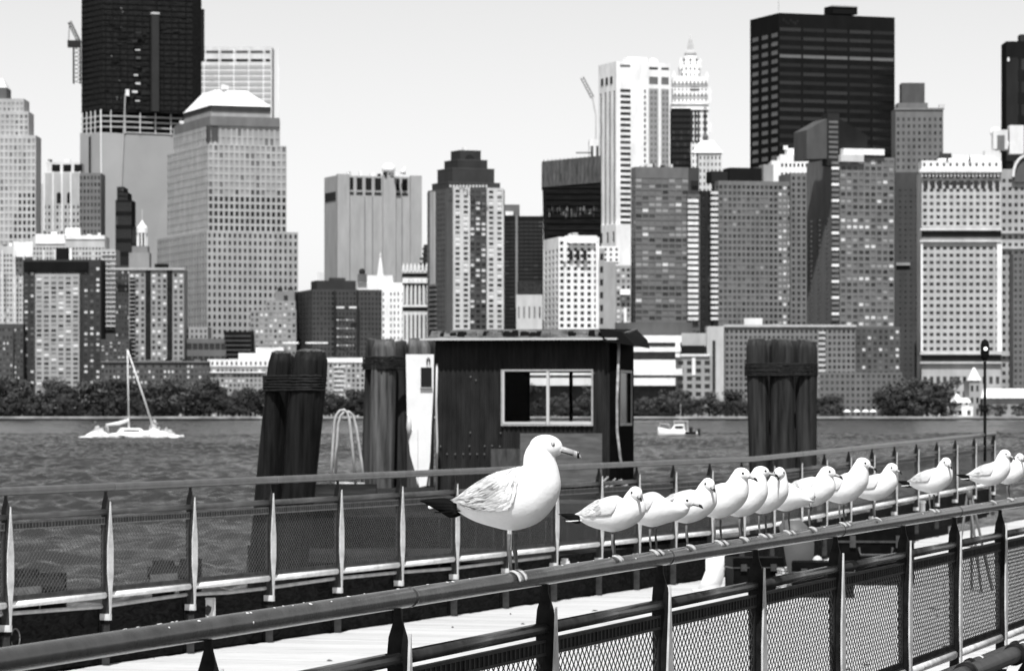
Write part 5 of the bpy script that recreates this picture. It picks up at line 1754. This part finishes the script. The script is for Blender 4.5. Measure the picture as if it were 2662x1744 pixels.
mb = MB(); mb.tube([bp(1110, 948, -.02), bp(1110, 934, -.02), bp(1114, 930, -.02), bp(1117, 934, -.02), bp(1117, 946, -.02)], .010, black, 6); mb.build('hook', bo, True)
mb = MB(); mb.tube([bp(1062, 1080, -.05), bp(1064, 1110, -.07), bp(1062, 1140, -.06)], [.02, .045, .012], mat('shackle', .5, .3, .5), 8); mb.build('shackle', bo, True)
out = [(1110, 1050), (1119, 1050), (1117, 1262), (1104, 1262)]
mb = MB(); mb.hexa([bp(a, b, .075) for a, b in out], [bp(a, b, .11) for a, b in out], mat('grey_lath', .25, .7, .2)); mb.build('lath', bo)

# old timber stubs in the water behind the far railing
def stub(px, py_top, wpx, hpx, Y, lab):
    q = P(px, py_top, Y)
    t = thing('timber_crib', lab, 'timber', (q.x, Y, -1))
    wv = wpx * Y / F
    top = q.z + 1
    n = max(2, int(wv / .24))
    for k in range(n):
        for r_ in range(int(hpx * Y / F / .2) + 1):
            pass
    for k in range(n):
        mb = MB(); x = -wv / 2 + wv * (k + .5) / n
        mb.tube([(x, rnd.uniform(-.05, .05), 0), (x + rnd.uniform(-.03, .03), 0, top - rnd.uniform(0, .16))], [wv / n * .52, wv / n * .46], wood, 10); mb.build('stub', t, True)
    mb = MB(); mb.beam((-wv / 2, -.2, top - hpx * .45 * Y / F), (wv / 2, -.2, top - hpx * .4 * Y / F), .10, .12, tim); mb.build('wale', t)
    mb = MB(); mb.beam((-wv / 2.3, -.26, top - hpx * .62 * Y / F), (wv / 9, -.26, top - hpx * .56 * Y / F), .05, .07, mat('pale_wet_timber', .12, .4, .5, var=.5, scale=9)); mb.build('splinter', t)
stub(102, 1478, 150, 90, 33, 'row of black timber stubs in the water near the pale ring')
stub(455, 1450, 130, 80, 35, 'row of black timber stubs behind the notice plate')
stub(720, 1400, 150, 150, 44, 'broken black timber stubs at the foot of the leaning piling cluster')

# signal post at the far end of the deck
sp_ = thing('signal_post', 'thin black signal post with a small lit round lamp', 'signal post', fpos(2557, 1190, .02) - Vector((0, 0, .05)))
q = sp_.location.copy()
Yp = q.y
def spz(py): return H - (py - HY) / F * Yp - q.z
bl = mat('signal_black', .008, .6, .3)
mb = MB(); mb.tube([(0, 0, 0), (0, 0, spz(940))], .022, bl, 10); mb.build('post', sp_, True)
mb = MB(); mb.tube([(0, 0, spz(938)), (0, 0, spz(930)), (0, 0, spz(920)), (0, 0, spz(896)), (0, 0, spz(886)), (0, 0, spz(881))], [.025, .06, .066, .066, .05, .01], bl, 12); mb.build('lamp_head', sp_, True)
mb = MB(); mb.tube([(0, -.075, spz(907)), (0, -.03, spz(907))], .030, bl, 14); mb.build('lens_hood', sp_, True)
em = bpy.data.materials.new('lamp_lens'); em.use_nodes = True
eb = em.node_tree.nodes['Principled BSDF']; eb.inputs['Emission Color'].default_value = (1, 1, 1, 1); eb.inputs['Emission Strength'].default_value = 1.5; eb.inputs['Base Color'].default_value = (.8, .8, .8, 1)
mb = MB(); mb.tube([(0, -.082, spz(907)), (0, -.0755, spz(907))], .028, em, 14); mb.build('lens', sp_, True)
mb = MB(); mb.tube([(0, 0, spz(1072)), (0, 0, spz(1070)), (0, 0, spz(1064)), (0, 0, spz(1062))], [.02, .045, .045, .02], bl, 10); mb.build('collar', sp_, True)

# equipment standing on the deck
def dpos(px, Y):
    return Vector((P(px, 0, Y).x, Y, DECK_Z))
case_m = mat('black_case', .005, .45, .45, var=.4, scale=9)
case_e = mat('case_edge', .05, .35, .5, var=.4, scale=12)
def case(px, Y, w, h, d, rz, lab, handle=True, pale=False):
    t = thing('equipment_case', lab, 'case', dpos(px, Y), rz)
    mb = MB(); mb.box(-w / 2, w / 2, -d / 2, d / 2, 0.01, h * .72, case_m); mb.build('body', t)
    mb = MB(); mb.box(-w / 2 - .006, w / 2 + .006, -d / 2 - .006, d / 2 + .006, h * .735, h, case_m); mb.build('lid', t)
    mb = MB(); mb.box(-w / 2 - .012, w / 2 + .012, -d / 2 - .012, d / 2 + .012, h * .70, h * .735, case_e); mb.build('rim', t)
    if handle:
        mb = MB(); mb.tube([(-w * .22, -d / 2 - .015, h * .62), (-w * .20, -d / 2 - .05, h * .50), (w * .20, -d / 2 - .05, h * .50), (w * .22, -d / 2 - .015, h * .62)], .014, case_e, 8); mb.build('handle', t, True)
    for s_ in (-1, 1):
        mb = MB(); mb.box(s_ * w * .3 - .03, s_ * w * .3 + .03, -d / 2 - .025, -d / 2 - .0125, h * .62, h * .82, case_e); mb.build('latch', t)
    return t
case(2275, 37.5, .78, .62, .45, R(-4), 'large black equipment case with handle on the deck')
case(1960, 36.0, .50, .34, .36, R(10), 'low black tool case with bright rim beside the white bent sheet', False)
case(2140, 35.0, .58, .34, .40, R(-6), 'black tool case with a white dome lamp on its lid', False)
t = thing('dome_lamp', 'small white dome standing on the black tool case', 'lamp', dpos(2125, 35.0) + Vector((0, 0, .34)))
mb = MB(); mb.ball((0, 0, .0), .05, .05, .055, alu_b, 14, 8); mb.build('dome', t, True)
mb = MB(); mb.tube([(0, 0, 0), (0, 0, .014)], .062, case_e, 14); mb.build('base_ring', t, True)
pl_w = mat('white_plastic', .82, .45, .4)
def bent(px, Y, rows, thick, m, lab, name, cat, tilt=0.0):
    """bent sheet standing on the deck: rows of (x left, x right, y forward, z)"""
    t = thing(name, lab, cat, dpos(px, Y), tilt)
    mb = MB()
    mb.loft([[Vector((a, y - thick / 2, z)), Vector((b, y - thick / 2, z)), Vector((b, y + thick / 2, z)), Vector((a, y + thick / 2, z))] for a, b, y, z in rows], m)
    mb.build('sheet', t, True)
    mb = MB(); a, b, y, z = rows[0]; mb.box(a - .05, b + .05, y - .08, y + .08, 0.001, .012, m); mb.build('foot', t)
    return t
bent(1850, 36.2, [(-.14, .08, 0, .01), (-.10, .11, -.02, .10), (-.06, .13, -.02, .20), (-.06, .14, .0, .30), (-.04, .12, .06, .40)], .02, pl_w, 'white bent plastic sheet standing on the deck beside the tool cases', 'bent_sheet', 'sheet')
bent(2078, 35.4, [(-.05, .08, 0, .01), (-.12, .13, -.04, .25), (-.16, .14, -.05, .5), (-.20, .08, -.02, .66), (-.16, .02, .02, .72)], .03, mat('grey_plastic', .10, .5, .4, var=.1, scale=8), 'grey tilted plastic panel between the black tool cases', 'tilted_panel', 'panel')
t = thing('folded_paper_stack', 'stack of pale folded sheets between two black tool cases', 'paper', dpos(2050, 35.6), R(8))
for k in range(9):
    mb = MB(); j = rg.uniform(-.02, .02); mb.box(-.10 + j, .10 + j, -.12, .12, k * .028 + .002, k * .028 + .022, mat('pale_sheet', .6, .7, .2, var=.2, scale=9)); mb.build('sheet', t)
t = thing('vent_stub', 'short white capped pipe stub on the kick wall below a lone gull', 'pipe', fpos(2404, 1338, -.04))
mb = MB(); mb.tube([(0, 0, 0), (0, 0, .16)], .045, pl_w, 12); mb.build('stub', t, True)
mb = MB(); mb.tube([(0, 0, .16), (0, 0, .19), (0, 0, .20)], [.055, .055, .04], pl_w, 12); mb.build('cap', t, True)
# folding stand at the right
t = thing('folding_stand', 'thin-legged metal stand on the deck below the last gulls', 'stand', dpos(2520, 36.0))
leg_m = mat('stand_leg', .10, .4, .5)
for a, b in (((-.02, 0, .95), (-.17, -.1, 0)), ((.0, 0, .95), (.10, -.15, 0)), ((.02, .0, .95), (.06, .3, 0)), ((.02, 0, .95), (.24, .1, 0))):
    mb = MB(); mb.tube([a, b], .013, leg_m, 8); mb.build('leg', t, True)
mb = MB(); mb.tube([(0, 0, .92), (0, 0, 1.0)], .03, leg_m, 10); mb.build('hub', t, True)
mb = MB(); mb.tube([(-.10, -.05, .45), (.06, -.08, .45), (.14, .05, .45)], .008, leg_m, 6); mb.build('brace', t, True)

# ------------------------------------------------------------------ boats
foam = mat('sea_foam', .85, .9, .1, var=.08, scale=2)
Yb = 767.0
b0 = P(345, 1140, Yb); b0.z = 0
bt = thing('sailing_catamaran', 'white motoring catamaran with bare mast and furled sails throwing spray', 'boat', b0, R(12))
hullm = mat('hull_white', .82, .4, .4)
s_ = Yb / F
for sy in (-1, 1):
    mb = MB()
    rings = []
    for u, w_, zt_ in ((-5.2, .55, 1.0), (-4, .7, 1.15), (-1, .8, 1.3), (2, .75, 1.55), (4.4, .45, 1.8), (5.4, .06, 1.95)):
        rings.append([Vector((u, sy * 2.2 + w_ * k, z)) for k, z in ((-1, zt_), (-.75, .35), (0, -.3), (.75, .35), (1, zt_))])
    mb.loft(rings, hullm); mb.build('hull', bt, True)
mb = MB(); mb.hexa([(-3.4, -2.5, 1.0), (2.8, -2.3, 1.1), (2.8, 2.3, 1.1), (-3.4, 2.5, 1.0)], [(-2.4, -1.9, 2.3), (1.4, -1.6, 2.2), (1.4, 1.6, 2.2), (-2.4, 1.9, 2.3)], hullm); mb.build('cabin', bt)
mb = MB(); mb.box(-2.2, 1.2, -2.25, -2.0, 1.55, 1.85, G['d']); mb.build('cabin_window', bt)
mb = MB(); mb.tube([(-.8, 0, 2.2), (-.8 - .3, 0, 18.6)], [.16, .09], hullm, 8); mb.build('mast', bt, True)
mb = MB(); mb.tube([(4.6, 0, 1.7), (-1.0, 0, 18.5)], [.22, .10], hullm, 8); mb.build('furled_jib', bt, True)
mb = MB(); mb.tube([(-.8, 0, 3.9), (-3, 0, 3.2), (-5.6, 0, 2.9)], [.35, .38, .22], hullm, 8); mb.build('boom_sail', bt, True)
mb = MB(); mb.tube([(-5.3, -2.2, 1.0), (-5.5, -2.2, 2.6), (-5.5, 2.2, 2.6), (-5.3, 2.2, 1.0)], .08, hullm, 6); mb.build('stern_arch', bt, True)
mb = MB(); mb.tube([(-.9, -2.2, 8.2), (-.9, 2.2, 8.2)], .05, hullm, 6); mb.build('spreader', bt, True)
mb = MB(); mb.hexa([(-3.2, -3.05, .55), (-1.0, -3.02, .30), (-1.0, -2.9, .30), (-3.2, -2.9, .55)], [(-3.2, -3.05, .8), (-1.0, -3.02, .5), (-1.0, -2.9, .5), (-3.2, -2.9, .8)], G['k']); mb.build('hull_stripe', bt)
def spray(name, lab, o, blobs, seed, parent_y):
    r = random.Random(seed)
    mb = MB()
    for (cx, cy, cz, rx, ry, rz, n) in blobs:
        for k in range(n):
            d = Vector((r.gauss(0, .42), r.gauss(0, .42), abs(r.gauss(0, .5))))
            p = Vector((cx + d.x * rx, cy + d.y * ry, cz + d.z * rz * (1 - min(.9, abs(d.x)))))
            q = r.uniform(.05, .14)
            mb.ball(p, q * 1.5, q, q, foam, 6, 4)
    o_ = mb.build(name, None, True, o)
    kind(o_, 'stuff')
    tag(o_, lab, 'spray')
spray('spray', 'white bow spray and wake thrown up around the catamaran', b0, [(-7, -2, 0, 3.0, 2.0, 2.4, 700), (-9.5, -2, 0, 2.0, 1.5, .6, 200), (0, -3.2, 0, 5.0, 1.2, .7, 400), (4.6, -1, .3, 2.0, 2.0, 3.0, 600), (7.2, -1, .1, 3.0, 2.2, 1.8, 500), (10.2, -1.2, 0, 2.6, 1.5, .6, 260)], 3, Yb)
mb = MB()
for cx, rx, rz_ in ((-7.2, 2.8, 1.6), (-5.8, 1.8, 1.2), (-9.4, 2.2, .6), (4.8, 1.4, 2.2), (6.2, 1.9, 1.6), (8.4, 2.4, .9), (0, 5.6, .45), (10.6, 2.0, .4)):
    mb.ball((cx, -1.8, 0), rx, 1.3, rz_, foam, 16, 10)
o_ = mb.build('spray_mound', None, True, b0); kind(o_, 'stuff'); tag(o_, 'smooth white mounds of foam under the catamaran spray', 'foam')
r_ = random.Random(11)
wc = []
for k in range(16):
    px, py = r_.uniform(500, 690), 1138 + r_.uniform(-1.5, 2)
    wc.append((px, py))
mb = MB()
for px, py in wc:
    Yw = H * F / (py - HY)
    c = P(px, py, Yw)
    for k in range(5):
        q = r_.uniform(.06, .16)
        mb.ball((c.x + r_.uniform(-1, 1), c.y + r_.uniform(-.5, .5), 0), q * 2.5, q, q * .45, foam, 6, 4)
kind(mb.build('whitecaps', None, True), 'stuff')

b1 = P(1765, 1136, 800.0); b1.z = 0
mbt = thing('motor_boat', 'small white motor boat with cabin, antenna and outboard at the stern', 'boat', b1, R(-8))
mbt.scale = (1.15, 1.2, 1.3)
mb = MB()
rings = []
for u, w_, zt_ in ((3.6, 1.2, .95), (2, 1.35, 1.0), (-1, 1.3, 1.2), (-2.8, .8, 1.5), (-4.0, .06, 1.8)):
    rings.append([Vector((u, w_ * k, z)) for k, z in ((-1, zt_), (-.8, .35), (0, -.25), (.8, .35), (1, zt_))])
mb.loft(rings, hullm); mb.build('hull', mbt, True)
mb = MB(); mb.hexa([(-1.6, -1.0, 1.2), (1.2, -1.0, 1.0), (1.2, 1.0, 1.0), (-1.6, 1.0, 1.2)], [(-.7, -.8, 2.2), (1.0, -.85, 2.3), (1.0, .85, 2.3), (-.7, .8, 2.2)], hullm); mb.build('cabin', mbt)
mb = MB(); mb.box(-.7, .9, -1.02, -.9, 1.5, 1.95, G['d']); mb.build('cabin_window', mbt)
mb = MB(); mb.box(-.9, 1.8, -.95, .95, 2.7, 2.8, hullm); mb.build('canopy', mbt)
for x in (-.8, 1.7):
    mb = MB(); mb.tube([(x, -.8, 1.0), (x, -.8, 2.72)], .04, hullm, 6); mb.build('canopy_post', mbt)
mb = MB(); mb.tube([(.3, 0, 2.8), (.3, 0, 5.6)], .03, hullm, 5); mb.build('antenna', mbt)
mb = MB(); mb.box(3.55, 4.1, -.25, .25, .3, 1.5, wall(60)); mb.build('outboard', mbt)
mb = MB(); mb.box(2.0, 2.6, -.4, .1, 1.0, 1.75, wall(50)); mb.build('helm_seat', mbt)
mb = MB(); mb.box(1.3, 3.4, -1.36, -1.2, .55, 1.0, wall(45)); mb.build('dark_rubbing_strake', mbt)
mb = MB(); mb.tube([(-3.6, -.5, 1.7), (-3.6, -.5, 2.4), (-1.8, -1.0, 2.2), (-1.6, -1.0, 1.3)], .04, hullm, 6); mb.build('bow_rail', mbt, True)

# leaf litter and chips on the deck
mb = MB()
r_ = random.Random(21)
for k in range(110):
    q = org + dn * r_.uniform(-1, 26) - perp * r_.uniform(.3, 6.0)
    a = r_.uniform(0, 6.28); l_ = r_.uniform(.012, .045)
    u = Vector((math.cos(a), math.sin(a), 0)) * l_; v = Vector((-math.sin(a), math.cos(a), 0)) * l_ * r_.uniform(.2, .5)
    c = Vector((q.x, q.y, DECK_Z + .004))
    mb.hexa([c - u, c - v, c + u, c + v], [c - u * .6 + Vector((0, 0, .008)), c - v * .6 + Vector((0, 0, .012)), c + u * .6 + Vector((0, 0, .007)), c + v * .6 + Vector((0, 0, .01))], mat('litter', .06, .9, .1))
kind(mb.build('leaf_litter'), 'stuff')
# ------------------------------------------------------------------ gulls
pw_ = mat('white_plumage', .86, .75, .2, var=.04, scale=30, bump=.0012, bscale=70)
pg_ = mat('grey_mantle', .56, .75, .2, var=.08, scale=40, bump=.002, bscale=140)
pm_ = [mat('mottled_feather_%d' % k, v, .75, .2, var=.45, scale=26, stretch=(.35, 2.2, 2.2), detail=6) for k, v in enumerate((.56, .42, .30, .17))]
pk_ = mat('black_primary', .008, .5, .4)
bill_y = mat('bill_horn', .36, .4, .4)
bill_k = mat('bill_tip', .02, .4, .4)
leg_g = mat('gull_leg', .10, .5, .4, var=.3, scale=90)
eye_k = mat('gull_eye', .006, .1, .6)
eye_w = mat('gull_iris', .6, .2, .5)
CTRL = [(-.50, .478, .010, .025, -12), (-.42, .478, .045, .055, -5), (-.31, .474, .112, .105, 5), (-.20, .478, .162, .140, 12), (-.07, .488, .205, .162, 17), (.07, .525, .206, .168, 25), (.155, .590, .186, .156, 38),
        (.200, .668, .152, .136, 56), (.196, .745, .122, .112, 74), (.186, .815, .106, .096, 84), (.190, .875, .098, .086, 90), (.200, .93, .072, .066, 92), (.205, .972, .028, .026, 92)]
def cr(p0, p1, p2, p3, t):
    return tuple(.5 * (2 * b + (c - a) * t + (2 * a - 5 * b + 4 * c - d) * t * t + (3 * b - a - 3 * c + d) * t ** 3) for a, b, c, d in zip(p0, p1, p2, p3))
def gull(name, label, pos, rz, S, hxo, hzo, yaw, pitch, big, group, legs=1.0, turn=0.0):
    ctrl = []
    for i, c in enumerate(CTRL):
        w = max(0.0, min(1.0, (i - 5.2) / 4.0))
        fat = 1.0 + (.10 if big else .22) * math.exp(-((i - 8.2) / 1.6) ** 2)
        ctrl.append((c[0] + hxo * w, c[1] + hzo * w, c[2] * fat, c[3] * fat, c[4] if hzo > -.3 else c[4] * (1 - .35 * w)))
    N = len(ctrl)
    def at(t):
        t = max(0, min(N - 1.0001, t))
        i = int(t)
        g = lambda k: ctrl[max(0, min(N - 1, k))]
        return cr(g(i - 1), g(i), g(i + 1), g(i + 2), t - i)
    def surf(t, th, k=1.0):
        x, z, a, b, ph = at(t)
        ph = R(ph)
        n = Vector((-math.sin(ph), 0, math.cos(ph)))
        return (Vector((x, 0, z)) + n * (a * k * math.sin(th)) + Vector((0, b * k * math.cos(th), 0))) * S
    root = thing(name, label, 'gull', pos, rz, group)
    # body, neck and head in one skin
    mb = MB()
    nn = 20
    rings = []
    for i in range((N - 1) * 4 + 1):
        t = i / 4
        rings.append([surf(t, 2 * math.pi * k / nn) for k in range(nn)])
    mb.loft(rings, pw_)
    hc = Vector(((.200 + hxo), 0, .895 + hzo)) * S
    Mh = Matrix.Rotation(R(yaw), 3, 'Z') @ Matrix.Rotation(R(pitch), 3, 'Y')
    mb.ball(hc + Mh @ (Vector((.030, 0, 0)) * S), .118 * S, .082 * S, .086 * S, pw_, 18, 12, Mh)
    mb.ball(hc + Mh @ (Vector((.085, 0, -.012)) * S), .070 * S, .050 * S, .052 * S, pw_, 14, 10, Mh)
    # thighs
    lat = .11
    body = mb.build('body', root, True)
    # bill
    bl_, bh = (.158, .031) if big else (.150, .0255)
    mb = MB()
    def hp(x, y, z):
        return hc + Mh @ (Vector((x, y, z)) * S)
    def bring(x, z, w, h):
        return [hp(x, w * math.cos(a * math.pi / 4), z + h * math.sin(a * math.pi / 4)) for a in range(8)]
    x0 = .128
    up_ = [bring(x0 - .02, -.010, bh * .9, bh * 1.05), bring(x0 + bl_ * .35, -.022, bh * .62, bh * .80), bring(x0 + bl_ * .65, -.032, bh * .52, bh * .72)]
    tip = [bring(x0 + bl_ * .65, -.032, bh * .52, bh * .72), bring(x0 + bl_ * .85, -.042, bh * .42, bh * .75), bring(x0 + bl_, -.062, bh * .10, bh * .20)]
    mb.loft(up_, bill_y); mb.loft(tip, bill_y if big else bill_k)
    if big:
        mb.loft([bring(x0 + bl_ * .80, -.040, bh * .47, bh * .78), bring(x0 + bl_ * .90, -.046, bh * .40, bh * .66)], bill_k)
    mb.build('bill', root, True)
    mb = MB(); mb.tube([hp(x0 - .03, -bh * .80, -.022), hp(x0 + bl_ * .3, -bh * .62, -.034), hp(x0 + bl_ * .6, -bh * .50, -.044)], .0035 * S, bill_k, 5); mb.tube([hp(x0 - .03, bh * .80, -.022), hp(x0 + bl_ * .3, bh * .62, -.034), hp(x0 + bl_ * .6, bh * .50, -.044)], .0035 * S, bill_k, 5)
    mb.build('gape_line', root, True)
    for sy in (-1, 1):
        mb = MB()
        if big:
            mb.ball(hp(.082, sy * .0675, .022), .0155 * S, .010 * S, .0155 * S, eye_k, 12, 8, Mh)
            mb.ball(hp(.083, sy * .0715, .022), .0115 * S, .0095 * S, .0115 * S, eye_w, 12, 8, Mh)
            mb.ball(hp(.085, sy * .0765, .022), .0055 * S, .0065 * S, .0065 * S, eye_k, 8, 6, Mh)
        else:
            mb.ball(hp(.088, sy * .0640, .020), .0185 * S, .012 * S, .0165 * S, eye_k, 12, 8, Mh)
        mb.build('eye', root, True)
    # folded wings: shells that hug the body
    for sy in (-1, 1):
        mb = MB()
        nu, nv = 16, 9
        def wp(u, v, k):
            t = 6.05 - 5.5 * u
            shape = min(1.0, .30 + u * 2.3) if u < .75 else 1.0 - (u - .75) / .25 * .38
            th0, th1 = R(84), R(84) - R(98 if big else 86) * shape
            th = th0 + (th1 - th0) * v
            q = surf(t, th, k + .05 * (1 - abs(2 * v - 1)) + .10 * max(0, u - .6))
            return Vector((q.x, sy * abs(q.y), q.z))
        outer = [[wp(i / nu, j / nv, 1.045) for j in range(nv + 1)] for i in range(nu + 1)]
        inner = [[wp(i / nu, j / nv, .97) for j in range(nv + 1)] for i in range(nu + 1)]
        rings = [outer[i] + list(reversed(inner[i])) for i in range(nu + 1)]
        mb.loft(rings, pw_ if big else pg_)
        wg = mb.build('wing', root, True)
        # feathers laid in rows
        rf_ = random.Random(int(pos[0] * 1000) + sy)
        mb = MB()
        def feather(u, v, ln, wd, mtl, lift):
            a, b, c = wp(u, v, 1.075), wp(min(1, u + ln * .6), min(1, v + .02), 1.085 + lift), wp(min(1.08, u + ln), min(1, v + .05), 1.08 + lift)
            s0 = (wp(u + ln * .5, min(1, v + wd), 1.07) - wp(u + ln * .5, max(0, v - wd), 1.07)) * .5
            mid = b
            n_ = Vector((0, sy * .004 * S, 0))
            mb.add([a - s0 * .5, a + s0 * .5, mid + s0, c + s0 * .25, c - s0 * .25, mid - s0, a + n_ * 0, mid + n_, c], [(0, 1, 6), (1, 2, 7, 6), (2, 3, 8, 7), (6, 7, 5, 0), (7, 8, 4, 5)], mtl)
        if big:
            for row in range(22):
                u = .08 + row * .039
                m_ = 19
                for k in range(m_):
                    v = (k + .5 + .5 * (row % 2)) / (m_ + .5)
                    if v > .99: continue
                    dark = rf_.choice((2, 2, 3)) if (.22 < u < .56 and abs(v - (.40 + .55 * u)) < .10) else rf_.choice((0, 0, 1) if row > 4 else (0, 0, 0, 1))
                    if row > 8 and v > .45: dark = rf_.choice((1, 2, 0, 0, 3))
                    feather(u + rf_.uniform(-.02, .02), v, .20, .026, pw_ if rf_.random() > (u - .02) * 3.0 + v * .25 else pm_[dark], .010 + rf_.uniform(0, .014))
        else:
            for row in range(6):
                u = .45 + row * .085
                for k in range(5):
                    feather(u, (k + .5 + .5 * (row % 2)) / 5.5, .14, .09, pm_[rf_.choice((1, 2))] if (k >= 3 and rf_.random() < .35) else pg_ if rf_.random() < .7 else pw_, .014)
        mb.build('covert_feathers', wg, True)
        # primaries crossing over the tail
        for k in range(4):
            mb = MB()
            L = (.18, .14, .10, .06)[k] * (1.1 if big else 1.0)
            z0 = .468 - .020 * k
            x_0 = -.40
            pts = []
            for q in range(6):
                f_ = q / 5
                x = x_0 - (L + .08) * f_
                pts.append((x, sy * (.062 * (1 - f_ * .75) + .004 * k), z0 + .030 * f_, .030 * (1.4 if big else 1.0) * (1 - f_ ** 2.2) * (.3 + .7 * min(1, f_ / .3)) + .002))
            mb.loft([[Vector((x, y + sy * .006, z)) * S, Vector((x, y, z + w)) * S, Vector((x, y - sy * .004, z)) * S, Vector((x, y, z - w)) * S] for x, y, z, w in pts], pk_)
            mb.build('primary', wg, True)
        if big:
            mb = MB(); mb.ball(Vector((-.600, sy * .024, .455)) * S, .018 * S, .004 * S, .014 * S, pw_, 8, 6); mb.build('primary_spot', wg, True)
    # tail fan
    mb = MB()
    for k in range(-3, 4):
        a = k * .07
        p0_, p1_ = Vector((-.36, k * .012, .432)), Vector((-.57 + abs(k) * .012, k * .028, .418))
        mb.beam(p0_ * S, p1_ * S, .040 * S, .007 * S + abs(k) * .0003, pk_ if big else pw_)
    mb.build('tail', root)
    # legs and webbed feet gripping the pipe
    rp = .029
    for sy in (-1, 1):
        mb = MB()
        y = sy * lat * S
        mb.tube([Vector((-.012 * S, y, .27 * S)), Vector((-.016 * S, y, .165 * S)), Vector((-.012 * S, y, .135 * S)), Vector((-.004 * S, y, .06 * S)), Vector((0, y, .002))], [.017 * S, .0125 * S, .017 * S, .011 * S, .014 * S], leg_g, 8)
        lg = mb.build('leg', root, True)
        mb = MB()
        rows_ = []
        for q in range(7):
            al = -.12 + q * .20 * (S / .3)
            al = min(al, 1.5)
            wd = (.010 + .020 * q / 6 * (1 if q < 6 else .8)) * S * 1.9
            o1, o2 = rp + .0015, rp + .006 - .0006 * q
            rows_.append([Vector((o2 * math.sin(al), y - wd, o2 * math.cos(al) - rp)), Vector((o2 * 1.02 * math.sin(al), y, (o2 + .003) * math.cos(al) - rp)), Vector((o2 * math.sin(al), y + wd, o2 * math.cos(al) - rp)), Vector((o1 * math.sin(al), y + wd, o1 * math.cos(al) - rp)), Vector((o1 * math.sin(al), y - wd, o1 * math.cos(al) - rp))])
        mb.loft(rows_, mat('gull_foot', .42, .5, .4, var=.2, scale=90))
        for k in (-1, 0, 1):
            pts = []
            for q in range(6):
                al = min(-.1 + q * .25 * (S / .3), 1.55)
                pts.append(Vector(((rp + .005) * math.sin(al), y + k * .026 * S * 1.9 * q / 5, (rp + .005) * math.cos(al) - rp)))
            mb.tube(pts, [.0035, .004, .004, .0035, .003, .002], MATS['gull_foot'], 6)
        mb.build('foot', lg, True)
    return root

perch_ang = math.atan2(-.290, .957)
def perch(px):
    p = near(px)
    return Vector((p.x, p.y, RAIL_Z + .029))
def gull_at(px, head_py, hxo, yaw, pitch, S, label, big=False, rot=0.0, hz=None):
    p = perch(px)
    if hz is None:
        want = (p.z - (H - (head_py - HY) / F * p.y)) * -1.0
        hz = want / S - .985
    gull('seagull', label, p, perch_ang + R(rot), S, hxo, hz, yaw, pitch, big, None)
gull_at(1336, 1127, .0, 6, 4, .452, 'large mottled white gull with black tail feathers standing tall in profile', True, 6)
gull_at(1597, 1262, .04, -68, 6, .300, 'white gull next to the large gull, face turned outward, black wingtips spread clear', False, 10)
gull_at(1700, 1283, .15, 2, 4, .302, 'white gull with lowered head and level bill, second after the large gull', False, -4)
gull_at(1788, 1240, .05, -66, 8, .296, 'white gull behind the low-headed one, face turned outward with bill pointing down', False, 12)
gull_at(1868, 1213, .08, -14, 6, .312, 'upright white gull in profile just before another profiled gull, black-tipped bill', False, -6)
gull_at(1927, 1210, .04, 8, 2, .292, 'white gull in profile whose bill meets a front-facing gull', False, 8)
gull_at(1984, 1212, .05, -70, 8, .298, 'front-facing white gull beside the preening one', False, -12)
gull_at(2046, 1262, .14, -50, 62, .292, 'white gull bent down preening its breast', False, -8)
gull_at(2106, 1210, .02, -24, 8, .310, 'white gull just past the preening one, bill over its neighbour', False, 10)
gull_at(2190, 1187, .09, -6, 14, .306, 'tall white gull with raised head at the end of the crowded group', False, -5)
gull_at(2274, 1202, .06, -52, 8, .290, 'white gull with dark wing patch, first beyond the crowded group', False, 16)
gull_at(2424, 1187, .04, -44, 14, .295, 'ruffled white gull standing alone above a railing post', False, -10)
gull_at(2576, 1167, .04, -36, 12, .300, 'white gull with long black wingtips in the last pair', False, 12)
gull_at(2622, 1177, .02, -60, 8, .284, 'white gull partly hidden behind its neighbour in the last pair', False, 0)
